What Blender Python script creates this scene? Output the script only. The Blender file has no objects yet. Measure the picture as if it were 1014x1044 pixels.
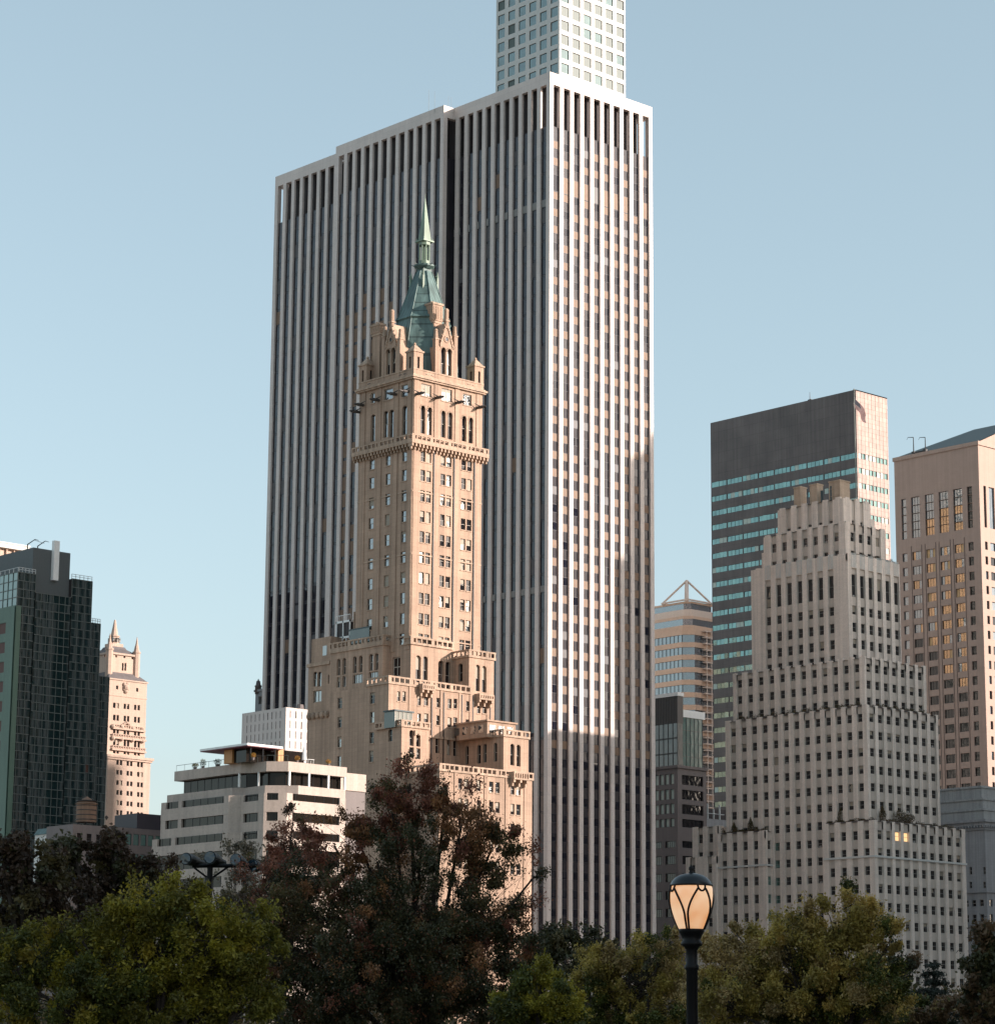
import bpy, math, random
import numpy as np
random.seed(7)
PI=math.pi
# ------------------------------------------------------------------ camera
f_px,pitch,roll,yaw=2706.45,math.radians(11.842),math.radians(0.435),math.radians(47.463)
CH=2.0
def cr(a,b):return (a[1]*b[2]-a[2]*b[1],a[2]*b[0]-a[0]*b[2],a[0]*b[1]-a[1]*b[0])
F=(math.cos(yaw)*math.cos(pitch),math.sin(yaw)*math.cos(pitch),math.sin(pitch))
R0=(math.sin(yaw),-math.cos(yaw),0.0);U0=cr(R0,F)
RV=tuple(R0[i]*math.cos(roll)+U0[i]*math.sin(roll) for i in range(3))
UV=tuple(-R0[i]*math.sin(roll)+U0[i]*math.cos(roll) for i in range(3))
def proj(x,y,z):
    v=(x,y,z-CH);w=sum(v[i]*F[i] for i in range(3))
    return 507+f_px*sum(v[i]*RV[i] for i in range(3))/w, 522-f_px*sum(v[i]*UV[i] for i in range(3))/w
def ray(px,py):
    a=(px-507)/f_px;b=(522-py)/f_px
    return tuple(F[i]+a*RV[i]+b*UV[i] for i in range(3))
def atd(px,py,d):
    r=ray(px,py);k=d/math.hypot(r[0],r[1]);return (r[0]*k,r[1]*k,CH+r[2]*k)
def aty(px,py,Y): r=ray(px,py);k=Y/r[1];return (r[0]*k,Y,CH+r[2]*k)
def atx(px,py,X): r=ray(px,py);k=X/r[0];return (X,r[1]*k,CH+r[2]*k)
def atz(px,py,Z): r=ray(px,py);k=(Z-CH)/r[2];return (r[0]*k,r[1]*k,Z)
def hz(x,y,py):
    lo,hi=-50,900
    for _ in range(50):
        m=(lo+hi)/2
        if proj(x,y,m)[1]>py: lo=m
        else: hi=m
    return (lo+hi)/2
def ext(p,d,px):      # distance along horizontal direction d from p at which the point reaches column px
    lo,hi=0,400
    s=1 if proj(p[0]+d[0]*1,p[1]+d[1]*1,p[2])[0]>proj(*p)[0] else -1
    for _ in range(50):
        m=(lo+hi)/2
        if (proj(p[0]+d[0]*m,p[1]+d[1]*m,p[2])[0]-px)*s<0: lo=m
        else: hi=m
    return (lo+hi)/2

# ------------------------------------------------------------------ scene, helpers
sc=bpy.context.scene; COL=sc.collection
def tag(o,label=None,cat=None,group=None,kind=None):
    if label:o['label']=label
    if cat:o['category']=cat
    if group:o['group']=group
    if kind:o['kind']=kind
    return o
def empty(name,loc,label,cat,group=None):
    o=bpy.data.objects.new(name,None);COL.objects.link(o);o.location=loc;o.empty_display_size=1
    return tag(o,label,cat,group)
def origin(o):
    x=y=z=0
    while o is not None:
        x+=o.location[0];y+=o.location[1];z+=o.location[2];o=o.parent
    return x,y,z
class MB:
    def __init__(s): s.v=[];s.f=[];s.m=[]
    def poly(s,pts,m=0):
        n=len(s.v);s.v+=pts;s.f.append(tuple(range(n,n+len(pts))));s.m.append(m)
    def box(s,x0,x1,y0,y1,z0,z1,m=0,bottom=True):
        if x1<x0:x0,x1=x1,x0
        if y1<y0:y0,y1=y1,y0
        n=len(s.v)
        s.v+=[(x0,y0,z0),(x1,y0,z0),(x1,y1,z0),(x0,y1,z0),(x0,y0,z1),(x1,y0,z1),(x1,y1,z1),(x0,y1,z1)]
        fs=[(4,5,6,7),(0,1,5,4),(1,2,6,5),(2,3,7,6),(3,0,4,7)]
        if bottom:fs.append((3,2,1,0))
        for q in fs:s.f.append(tuple(n+i for i in q));s.m.append(m)
    def prism(s,pts,z0,z1,m=0,mt=None,scale_top=None):
        n=len(s.v);k=len(pts)
        cx=sum(p[0] for p in pts)/k;cy=sum(p[1] for p in pts)/k
        t=1 if scale_top is None else scale_top
        s.v+=[(p[0],p[1],z0) for p in pts]+[(cx+(p[0]-cx)*t,cy+(p[1]-cy)*t,z1) for p in pts]
        for i in range(k):
            j=(i+1)%k;s.f.append((n+i,n+j,n+k+j,n+k+i));s.m.append(m)
        s.f.append(tuple(n+k+i for i in range(k)));s.m.append(m if mt is None else mt)
        s.f.append(tuple(n+i for i in reversed(range(k))));s.m.append(m)
    def ngon(s,cx,cy,r,z0,z1,k=8,m=0,top=1.0,rot=0.0):
        s.prism([(cx+r*math.cos(rot+2*PI*i/k),cy+r*math.sin(rot+2*PI*i/k)) for i in range(k)],z0,z1,m,None,top)
    def tube(s,p0,p1,r0,r1,k=6,m=0,caps=True):
        d=[p1[i]-p0[i] for i in range(3)];L=math.sqrt(sum(c*c for c in d)) or 1e-6;d=[c/L for c in d]
        a=(0,0,1) if abs(d[2])<.9 else (1,0,0)
        e=cr(d,a);l=math.sqrt(sum(c*c for c in e));e=[c/l for c in e];g=cr(d,e)
        n=len(s.v)
        for p,r in((p0,r0),(p1,r1)):
            for i in range(k):
                t=2*PI*i/k;s.v.append(tuple(p[j]+r*(math.cos(t)*e[j]+math.sin(t)*g[j]) for j in range(3)))
        for i in range(k):
            j=(i+1)%k;s.f.append((n+i,n+j,n+k+j,n+k+i));s.m.append(m)
        if caps:
            s.f.append(tuple(n+i for i in reversed(range(k))));s.m.append(m)
            s.f.append(tuple(n+k+i for i in range(k)));s.m.append(m)
    def lathe(s,cx,cy,prof,k=20,m=0,cap=True):
        n=len(s.v)
        for r,z in prof:
            for i in range(k):
                t=2*PI*i/k;s.v.append((cx+r*math.cos(t),cy+r*math.sin(t),z))
        for a in range(len(prof)-1):
            for i in range(k):
                j=(i+1)%k;s.f.append((n+a*k+i,n+a*k+j,n+(a+1)*k+j,n+(a+1)*k+i));s.m.append(m)
        if cap:
            s.f.append(tuple(n+i for i in reversed(range(k))));s.m.append(m)
            b=n+(len(prof)-1)*k;s.f.append(tuple(b+i for i in range(k)));s.m.append(m)
    def ball(s,c,r,m=0,k=10,rz=None):
        rz=rz or r
        s.lathe(c[0],c[1],[(max(.001,r*math.sin(PI*i/6)),c[2]-rz*math.cos(PI*i/6)) for i in range(7)],k,m)
    def build(s,name,mats,parent=None,smooth=False):
        if not s.f:return None
        me=bpy.data.meshes.new(name)
        ox,oy,oz=origin(parent) if parent is not None else (0,0,0)
        me.from_pydata([(a-ox,b-oy,c-oz) for a,b,c in s.v],[],s.f)
        if not isinstance(mats,(list,tuple)):mats=[mats]
        for q in mats:me.materials.append(q)
        me.polygons.foreach_set('material_index',s.m)
        if smooth:me.polygons.foreach_set('use_smooth',[True]*len(s.f))
        me.update()
        o=bpy.data.objects.new(name,me);COL.objects.link(o)
        if parent is not None:o.parent=parent
        return o

# ------------------------------------------------------------------ materials
def newmat(name):
    m=bpy.data.materials.new(name);m.use_nodes=True
    nt=m.node_tree;b=nt.nodes['Principled BSDF'];return m,nt,b
def wallmat(name,col,var=.12,rough=.8,scale=.6,joint=None,streak=.15,col2=None,bump=0,ior=1.45,fine=.08):
    """stone / brick / metal panel: base colour varied by noise, rain streaks and optional joints"""
    m,nt,b=newmat(name);N=nt.nodes;L=nt.links
    tc=N.new('ShaderNodeTexCoord');mp=N.new('ShaderNodeMapping');L.new(tc.outputs['Object'],mp.inputs[0])
    n1=N.new('ShaderNodeTexNoise');n1.inputs['Scale'].default_value=scale*.15;n1.inputs['Detail'].default_value=6;L.new(tc.outputs['Object'],n1.inputs['Vector'])
    ms=N.new('ShaderNodeMapping');ms.inputs['Scale'].default_value=(1.3,1.3,.035);L.new(tc.outputs['Object'],ms.inputs[0])
    n2=N.new('ShaderNodeTexNoise');n2.inputs['Scale'].default_value=1.0;n2.inputs['Detail'].default_value=4;L.new(ms.outputs[0],n2.inputs['Vector'])
    n3=N.new('ShaderNodeTexNoise');n3.inputs['Scale'].default_value=scale*6;n3.inputs['Detail'].default_value=3;L.new(tc.outputs['Object'],n3.inputs['Vector'])
    def rng(node,lo,hi,a=.3,bb=.7):
        r=N.new('ShaderNodeMapRange');r.inputs[1].default_value=a;r.inputs[2].default_value=bb;r.inputs[3].default_value=lo;r.inputs[4].default_value=hi
        L.new(node.outputs[0],r.inputs[0]);return r
    r1=rng(n1,1-var,1+var);r2=rng(n2,1-streak,1+streak*.5);r3=rng(n3,1-fine,1+fine)
    def mul(a,c):
        q=N.new('ShaderNodeMath');q.operation='MULTIPLY';L.new(a,q.inputs[0]);L.new(c,q.inputs[1]);return q.outputs[0]
    v=mul(mul(r1.outputs[0],r2.outputs[0]),r3.outputs[0])
    if joint:
        jw,jh,jm,js=joint
        sp=N.new('ShaderNodeSeparateXYZ');L.new(tc.outputs['Object'],sp.inputs[0])
        ad=N.new('ShaderNodeMath');ad.operation='ADD';L.new(sp.outputs[0],ad.inputs[0]);L.new(sp.outputs[1],ad.inputs[1])
        cb=N.new('ShaderNodeCombineXYZ');L.new(ad.outputs[0],cb.inputs[0]);L.new(sp.outputs[2],cb.inputs[1])
        bt=N.new('ShaderNodeTexBrick');bt.inputs['Scale'].default_value=1;bt.inputs['Brick Width'].default_value=jw;bt.inputs['Row Height'].default_value=jh
        bt.inputs['Mortar Size'].default_value=jm;bt.inputs['Color1'].default_value=(1-js*.5,)*3+(1,);bt.inputs['Color2'].default_value=(1+js*.5,)*3+(1,);bt.inputs['Mortar'].default_value=(1-js*2.2,)*3+(1,)
        L.new(cb.outputs[0],bt.inputs['Vector'])
        v=mul(v,bt.outputs['Color'])
    mx=N.new('ShaderNodeMix');mx.data_type='RGBA';mx.inputs[6].default_value=(*col,1);c2=col2 or tuple(c*.8 for c in col);mx.inputs[7].default_value=(*c2,1)
    L.new(n1.outputs[0],mx.inputs[0])
    vm=N.new('ShaderNodeVectorMath');vm.operation='SCALE';L.new(mx.outputs[2],vm.inputs[0]);L.new(v,vm.inputs['Scale'])
    L.new(vm.outputs[0],b.inputs['Base Color']);b.inputs['Roughness'].default_value=rough;b.inputs['IOR'].default_value=ior
    if bump:
        bp=N.new('ShaderNodeBump');bp.inputs['Strength'].default_value=bump;bp.inputs['Distance'].default_value=.05;L.new(n3.outputs[0],bp.inputs['Height']);L.new(bp.outputs[0],b.inputs['Normal'])
    return m
def glassmat(name,col,ior=2.0,rough=.03,metal=0.0,wav=.015,wscale=.5):
    """window glass seen from outside: dark room behind a reflecting, slightly wavy pane"""
    m,nt,b=newmat(name);N=nt.nodes;L=nt.links
    tc=N.new('ShaderNodeTexCoord')
    n=N.new('ShaderNodeTexNoise');n.inputs['Scale'].default_value=wscale;n.inputs['Detail'].default_value=1;L.new(tc.outputs['Object'],n.inputs['Vector'])
    bp=N.new('ShaderNodeBump');bp.inputs['Strength'].default_value=1;bp.inputs['Distance'].default_value=wav;L.new(n.outputs[0],bp.inputs['Height']);L.new(bp.outputs[0],b.inputs['Normal'])
    n2=N.new('ShaderNodeTexNoise');n2.inputs['Scale'].default_value=.35;L.new(tc.outputs['Object'],n2.inputs['Vector'])
    mx=N.new('ShaderNodeMix');mx.data_type='RGBA';mx.inputs[6].default_value=(*[c*.6 for c in col],1);mx.inputs[7].default_value=(*[c*1.4 for c in col],1);L.new(n2.outputs[0],mx.inputs[0])
    L.new(mx.outputs[2],b.inputs['Base Color'])
    b.inputs['Roughness'].default_value=rough;b.inputs['IOR'].default_value=ior;b.inputs['Metallic'].default_value=metal
    return m
def plain(name,col,rough=.6,metal=0.0,emit=None,es=0,var=.12):
    m,nt,b=newmat(name);N=nt.nodes;L=nt.links
    tc=N.new('ShaderNodeTexCoord');n=N.new('ShaderNodeTexNoise');n.inputs['Scale'].default_value=1.3;n.inputs['Detail'].default_value=5;L.new(tc.outputs['Object'],n.inputs['Vector'])
    mx=N.new('ShaderNodeMix');mx.data_type='RGBA';mx.inputs[6].default_value=(*[c*(1-var) for c in col],1);mx.inputs[7].default_value=(*[min(1,c*(1+var)) for c in col],1);L.new(n.outputs[0],mx.inputs[0])
    L.new(mx.outputs[2],b.inputs['Base Color']);b.inputs['Roughness'].default_value=rough;b.inputs['Metallic'].default_value=metal
    if emit:b.inputs['Emission Color'].default_value=(*emit,1);b.inputs['Emission Strength'].default_value=es
    return m
def leafmat(name,col,trans=.3):
    m,nt,b=newmat(name);N=nt.nodes;L=nt.links
    tc=N.new('ShaderNodeTexCoord');n=N.new('ShaderNodeTexNoise');n.inputs['Scale'].default_value=1.7;n.inputs['Detail'].default_value=6;L.new(tc.outputs['Object'],n.inputs['Vector'])
    r=N.new('ShaderNodeMapRange');r.inputs[1].default_value=.35;r.inputs[2].default_value=.65;L.new(n.outputs[0],r.inputs[0])
    mx=N.new('ShaderNodeMix');mx.data_type='RGBA';mx.inputs[6].default_value=(*[c*.55 for c in col],1);mx.inputs[7].default_value=(*[min(1,c*1.4) for c in col],1);L.new(r.outputs[0],mx.inputs[0])
    L.new(mx.outputs[2],b.inputs['Base Color']);b.inputs['Roughness'].default_value=.55
    tr=N.new('ShaderNodeBsdfTranslucent');L.new(mx.outputs[2],tr.inputs[0]);ms=N.new('ShaderNodeMixShader');ms.inputs[0].default_value=trans
    L.new(b.outputs[0],ms.inputs[1]);L.new(tr.outputs[0],ms.inputs[2]);L.new(ms.outputs[0],N['Material Output'].inputs[0])
    return m
M={}
M['marble']=wallmat('white_marble',(.66,.575,.53),.06,.55,.8,(9,1.9,.03,.07),.06,(.60,.52,.485))
M['gm_core']=plain('dark_louvre',(.045,.035,.035),.7)
M['gm_spandrel']=glassmat('dark_spandrel_glass',(.03,.027,.033),1.5,.15)
M['gm_glass']=glassmat('smoked_glass',(.012,.012,.02),1.55,.02,0,.006,.2)
M['tan_blind_and_reflection']=plain('tan_blind_and_reflection',(.185,.115,.075),.6,0,None,0,.25)
M['band']=wallmat('grey_band',(.26,.25,.24),.1,.6)
M['buff']=wallmat('buff_brick',(.46,.318,.232),.16,.85,1.0,(1.6,.75,.02,.09),.26,(.36,.245,.18),.22)
M['buff_trim']=wallmat('buff_terracotta',(.50,.352,.255),.18,.75,1.2,(1.2,.5,.03,.1),.3,(.38,.27,.20))
M['copper']=wallmat('green_copper',(.125,.20,.19),.25,.55,1.2,(.9,60,.05,.25),.4,(.085,.14,.135))
M['copper_light']=wallmat('pale_green_copper',(.25,.32,.24),.2,.5,2,None,.3,(.15,.23,.17))
M['win_frame']=plain('pale_window_frame',(.42,.38,.33),.6)
M['win_glass']=glassmat('sash_glass',(.02,.025,.03),3.2,.03,0,.02,1.5)
M['blind']=plain('cream_blind',(.34,.29,.23),.7)
M['dark_metal']=plain('dark_metal',(.03,.03,.032),.5,.3)
M['limestone']=wallmat('pale_limestone',(.84,.715,.625),.08,.85,.8,(1.8,.75,.015,.05),.2,(.73,.62,.545),0,1.45,.1)
M['lime_span']=wallmat('fluted_spandrel',(.64,.55,.48),.1,.85,2,None,.15)
M['zig_glass']=glassmat('old_window_glass',(.018,.018,.02),1.75,.05,0,.03,1.2)
M['zig_frame']=plain('worn_window_frame',(.30,.28,.26),.6)
M['granite']=wallmat('dark_grey_granite',(.155,.128,.12),.22,.45,.9,(5.86,3,.06,.10),.2,None,0,1.4)
M['pink_stone']=wallmat('pink_stone_cladding',(.50,.375,.33),.16,.7,2.5,(1.6,1.3,.05,.16),.1)
M['teal_glass']=glassmat('teal_band_glass',(.17,.29,.27),2.0,.08,.7,.012,.6)
M['att']=wallmat('rose_granite',(.44,.315,.26),.06,.75,.8,(2,1,.01,.04),.08,(.40,.285,.235))
M['orange_reflection_glass']=glassmat('orange_tinted_reflection_glass',(.42,.255,.14),2.1,.08,.7,.02,1)  # glass tinted orange in place of sunlit walls mirrored in it
M['blue_glass']=glassmat('blue_grey_glass',(.06,.09,.12),2.8,.04,0,.02,.8)
M['dark_glass']=glassmat('near_black_glass',(.012,.01,.012),1.6,.05,0,.02,.8)
M['lead_roof']=plain('dark_teal_roof',(.06,.085,.09),.6)
M['concrete']=wallmat('white_concrete',(.66,.65,.62),.05,.6,.8,None,.05)
M['park_glass']=glassmat('pale_teal_glass',(.12,.19,.185),2.4,.04,.3,.01,.5)
M['green_glass']=glassmat('dark_green_curtain_glass',(.012,.028,.029),2.0,.03,0,.002,.1)
M['green_glass2']=glassmat('green_side_glass',(.05,.13,.11),2.3,.05,.1,.02,.3)
M['mullion']=plain('grey_green_mullion',(.10,.115,.108),.5,.1)
M['slate_wall']=wallmat('slate_metal_wall',(.10,.115,.12),.06,.6,.5,None,.05)
M['peach']=wallmat('peach_limestone',(.58,.43,.345),.08,.85,1,(1.5,.6,.02,.05),.12)
M['tile_roof']=wallmat('grey_tile_roof',(.16,.14,.14),.15,.8,3)
M['cream']=wallmat('cream_concrete',(.50,.405,.35),.08,.8,.6,(3.4,1.3,.02,.04),.14,(.45,.37,.32))
M['bronze_win']=glassmat('bronze_strip_glass',(.016,.013,.011),1.35,.05)
M['canopy_red']=plain('dark_red_soffit',(.16,.03,.05),.5)
M['white_paint']=plain('white_paint',(.8,.79,.77),.5)
M['orange_wood']=plain('honey_wood_panel',(.50,.24,.09),.6)
M['grey_stone']=wallmat('grey_stone',(.34,.34,.35),.12,.85,.8,(1.6,.7,.02,.06),.2)
M['brown_stone']=wallmat('brown_grey_panel',(.17,.14,.135),.08,.6,.8,None,.1)
M['tan_brick']=wallmat('tan_brick',(.58,.44,.33),.12,.85,2,(.9,.3,.02,.08),.2)
M['wood_tank']=wallmat('weathered_tank_wood',(.26,.16,.11),.15,.9,2,None,.3)
M['roof_grey']=plain('grey_roof_felt',(.14,.135,.13),.9)
M['iron']=plain('black_painted_iron',(.006,.005,.006),.5,0);M['iron'].node_tree.nodes['Principled BSDF'].inputs['IOR'].default_value=1.3
M['bark']=wallmat('dark_bark',(.055,.04,.032),.25,.95,3,None,.3)

# ------------------------------------------------------------------ facades
class Bld:
    def __init__(s,name,loc,label,cat,group=None,wmats=None,wname='window'):
        s.root=empty(name,(loc[0],loc[1],0),label,cat,group);s.wins=[];s.wname=wname;s.wm=wmats
    def part(s,name,mb,mats,label=None,smooth=False):
        o=mb.build(name,mats,s.root,smooth)
        if o and label:o['label']=label
        return o
    def finish(s,limit=100):
        """windows: the ones that show largest become parts, the rest one part of kind stuff"""
        def area(w):
            mb=w[0];xs=[proj(*p) for p in mb.v];x0=min(p[0] for p in xs);x1=max(p[0] for p in xs);y0=min(p[1] for p in xs);y1=max(p[1] for p in xs)
            if x1<0 or x0>1014 or y1<0 or y0>1044:return 0
            return (x1-x0)*(y1-y0)
        order=sorted(s.wins,key=lambda w:-area(w)-w[1])
        for mb,_ in order[:limit]:mb.build(s.wname,s.wm,s.root)
        rest=MB()
        for mb,_ in order[limit:]:
            n=len(rest.v);rest.v+=mb.v;rest.f+=[tuple(n+i for i in q) for q in mb.f];rest.m+=mb.m
        o=rest.build(s.wname,s.wm,s.root)
        if o:o['kind']='stuff'
def P3(face,P,u,z,d):       # point on a facade: '-Y' plane y=P or '-X' plane x=P, d metres inward
    return (u,P+d,z) if face=='Y' else (P+d,u,z)
def q4(mb,face,P,u0,u1,z0,z1,d,m=0,tilt=(0,0)):
    a=[P3(face,P,u0,z0,d),P3(face,P,u1,z0,d+tilt[0]),P3(face,P,u1,z1,d+tilt[0]+tilt[1]),P3(face,P,u0,z1,d+tilt[1])]
    if face!='Y':a.reverse()
    mb.poly(a,m)
def window(B,face,P,u0,u1,z0,z1,d,st):
    """one window: frame, glass and perhaps a blind. materials of B.wm: 0 frame, 1 glass, 2 blind, 3 extra"""
    mb=MB();fw=st.get('fw',.09);arch=st.get('arch',0)
    tx=st.get('tilt',.012)
    w=u1-u0;h=z1-z0
    if fw>0:
        pr=st.get('proud',.05)
        for a,b,c,e in((u0,u0+fw,z0,z1),(u1-fw,u1,z0,z1),(u0+fw,u1-fw,z0,z0+fw),(u0+fw,u1-fw,z1-fw,z1)):
            q4(mb,face,P,a,b,c,e,d-pr,0)
        if st.get('rail',1):
            zm=z0+h*.5;q4(mb,face,P,u0+fw,u1-fw,zm-fw*.5,zm+fw*.5,d-pr,0)
        for k in range(st.get('mull',0)):
            um=u0+w*(k+1)/(st['mull']+1);q4(mb,face,P,um-fw*.5,um+fw*.5,z0+fw,z1-fw,d-pr-.003,0)
    g=st.get('glass',[(1,1)])
    def pick():
        r=random.random()*sum(p for _,p in g);c=0
        for m_,p in g:
            c+=p
            if r<=c:return m_
        return g[-1][0]
    zs=[z0,z0+h*.5,z1] if st.get('rail',1) else [z0,z1]
    nm=st.get('mull',0)+1 if st.get('split',0) else 1
    base=pick()
    for i in range(len(zs)-1):
        for k in range(nm):
            if st.get('split',0):base=pick()
            q4(mb,face,P,u0+w*k/nm,u0+w*(k+1)/nm,zs[i],zs[i+1],d,base,(random.uniform(-tx,tx),random.uniform(-tx,tx)))
    if random.random()<st.get('pb',0):
        hb=h*random.choice([.25,.4,.5,.5,.7,.95]);q4(mb,face,P,u0+fw,u1-fw,z1-hb,z1-fw,d-.02,2)
    if st.get('ac',0) and random.random()<st['ac']:
        um=(u0+u1)/2;a=P3(face,P,um-.3,z0,d-.35);b=P3(face,P,um+.3,z0+.4,d-.03);mb.box(a[0],b[0],a[1],b[1],a[2],b[2],0)
    B.wins.append((mb,w*h*1e-6))
def facade(B,mb,face,P,u0,u1,z0,z1,ops,m=0):
    """ops: list of dicts u0,u1,z0,z1,d(reveal),st(style)|None, arch. Builds the pierced wall, reveals and windows"""
    us=sorted(set([u0,u1]+[v for o in ops for v in (max(u0,min(u1,o['u0'])),max(u0,min(u1,o['u1'])))]))
    for a,b in zip(us[:-1],us[1:]):
        if b-a<1e-4:continue
        c=(a+b)/2;iv=sorted((o['z0'],o['z1']) for o in ops if o['u0']<c<o['u1'])
        z=z0
        for p,q in iv:
            if p>z+1e-4:q4(mb,face,P,a,b,z,p,0,m)
            z=max(z,q)
        if z<z1-1e-4:q4(mb,face,P,a,b,z,z1,0,m)
    for o in ops:
        a,b,c,e,d=o['u0'],o['u1'],o['z0'],o['z1'],o.get('d',.3)
        rm=o.get('rm',m)
        mb.poly([P3(face,P,a,c,0),P3(face,P,a,c,d),P3(face,P,a,e,d),P3(face,P,a,e,0)],rm)
        mb.poly([P3(face,P,b,c,0),P3(face,P,b,c,d),P3(face,P,b,e,d),P3(face,P,b,e,0)],rm)
        mb.poly([P3(face,P,a,c,0),P3(face,P,b,c,0),P3(face,P,b,c,d),P3(face,P,a,c,d)],rm)
        mb.poly([P3(face,P,a,e,0),P3(face,P,b,e,0),P3(face,P,b,e,d),P3(face,P,a,e,d)],rm)
        if o.get('arch'):
            r=(b-a)/2;cu=(a+b)/2;zc=e-r
            for sgn in(-1,1):
                pts=[P3(face,P,cu+sgn*r,e,.04)]+[P3(face,P,cu+sgn*r*math.cos(t),zc+r*math.sin(t),.04) for t in [PI/2*k/6 for k in range(7)]]
                mb.poly(pts,m)
        if 'wins' in o:      # recessed channel: spandrels at depth d, windows deeper
            z=c
            for p,q in sorted(o['wins']):
                if p>z:q4(mb,face,P,a,b,z,p,d,o.get('sm',m))
                dd=d+.28
                window(B,face,P,a+.02,b-.02,p,q,dd,o['st'])
                mb.poly([P3(face,P,a,p,d),P3(face,P,b,p,d),P3(face,P,b,p,dd),P3(face,P,a,p,dd)],o.get('sill',m))
                mb.poly([P3(face,P,a,q,d),P3(face,P,b,q,d),P3(face,P,b,q,dd),P3(face,P,a,q,dd)],m)
                for s_,uu in((1,a),(-1,b)):
                    mb.poly([P3(face,P,uu+s_*.02,p,d),P3(face,P,uu+s_*.02,p,dd),P3(face,P,uu+s_*.02,q,dd),P3(face,P,uu+s_*.02,q,d)],m)
                z=q
            if z<e:q4(mb,face,P,a,b,z,e,d,o.get('sm',m))
        elif o.get('st') is not None:
            window(B,face,P,a,b,c,e,d,o['st'])
            if o.get('sill'):
                s0=P3(face,P,a-.08,c-.18,-.12);s1=P3(face,P,b+.08,c,.02);mb.box(s0[0],s1[0],s0[1],s1[1],s0[2],s1[2],o['sill'])
def block(B,x0,x1,y0,y1,z0,z1,opsY=(),opsX=(),mat=None,roof=None,name='wall',m=0,back=True,label=None):
    mb=MB()
    facade(B,mb,'Y',y0,x0,x1,z0,z1,list(opsY),m)
    facade(B,mb,'X',x0,y0,y1,z0,z1,list(opsX),m)
    if back:
        mb.poly([(x1,y0,z0),(x1,y1,z0),(x1,y1,z1),(x1,y0,z1)],m);mb.poly([(x1,y1,z0),(x0,y1,z0),(x0,y1,z1),(x1,y1,z1)],m)
    mb.poly([(x0,y0,z1),(x1,y0,z1),(x1,y1,z1),(x0,y1,z1)],m if roof is None else roof)
    return B.part(name,mb,mat,label)
def colsY(Y,y_ref,pairs): return [tuple(aty(p,y_ref,Y)[0] for p in pr) for pr in pairs]
def colsX(X,y_ref,pairs): return [tuple(sorted(atx(p,y_ref,X)[1] for p in pr)) for pr in pairs]
def rowsY(Y,px,pairs): return [tuple(sorted(aty(px,v,Y)[2] for v in pr)) for pr in pairs]
def rowsX(X,px,pairs): return [tuple(sorted(atx(px,v,X)[2] for v in pr)) for pr in pairs]
def grid(cols,rows,**k): return [dict(u0=a,u1=b,z0=c,z1=e,**k) for a,b in cols for c,e in rows]
def rectY(Y,x0,x1,y0,y1,**k):
    """opening on a -Y face from picture columns x0,x1 and rows y0,y1 (rows taken at its middle)"""
    xm,ym=(x0+x1)/2,(y0+y1)/2;return dict(u0=aty(x0,ym,Y)[0],u1=aty(x1,ym,Y)[0],z0=aty(xm,y1,Y)[2],z1=aty(xm,y0,Y)[2],**k)
def rectX(X,x0,x1,y0,y1,**k):
    xm,ym=(x0+x1)/2,(y0+y1)/2;return dict(u0=atx(x1,ym,X)[1],u1=atx(x0,ym,X)[1],z0=atx(xm,y1,X)[2],z1=atx(xm,y0,X)[2],**k)
def parapet(B,x0,x1,y0,y1,z0,h,mat,t=.35,out=.25,name='parapet',slots=None,slotm=None):
    """low wall round a roof edge, proud of the wall below; slots>0 makes it a balustrade with that many metres per baluster"""
    mb=MB();X0,X1,Y0,Y1=x0-out,x1+out,y0-out,y1+out
    if not slots:
        mb.box(X0,X1,Y0,Y0+t,z0,z0+h);mb.box(X0,X0+t,Y0+t,Y1,z0,z0+h);mb.box(X1-t,X1,Y0+t,Y1,z0,z0+h);mb.box(X0+t,X1-t,Y1-t,Y1,z0,z0+h)
    else:
        for za,zb in((z0,z0+h*.28),(z0+h*.8,z0+h)):
            mb.box(X0,X1,Y0,Y0+t,za,zb);mb.box(X0,X0+t,Y0+t,Y1,za,zb);mb.box(X1-t,X1,Y0+t,Y1,za,zb)
        za,zb=z0+h*.28,z0+h*.8
        n=max(1,int((X1-X0)/slots))
        for i in range(n+1):
            u=X0+(X1-X0-.35)*i/n;mb.box(u,u+(.75 if i%4==0 and i<n else .3),Y0+.02,Y0+t-.02,za,zb)
        n=max(1,int((Y1-Y0)/slots))
        for i in range(1,n+1):
            u=Y0+(Y1-Y0-.35)*i/n;mb.box(X0+.02,X0+t-.02,u,u+(.75 if i%4==0 else .3),za,zb)
    return B.part(name,mb,mat)
SUN_E,SKY_E,EXPO,SKY_H,SKY_S=4.6,0.15,0.64,0.481,0.68
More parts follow.
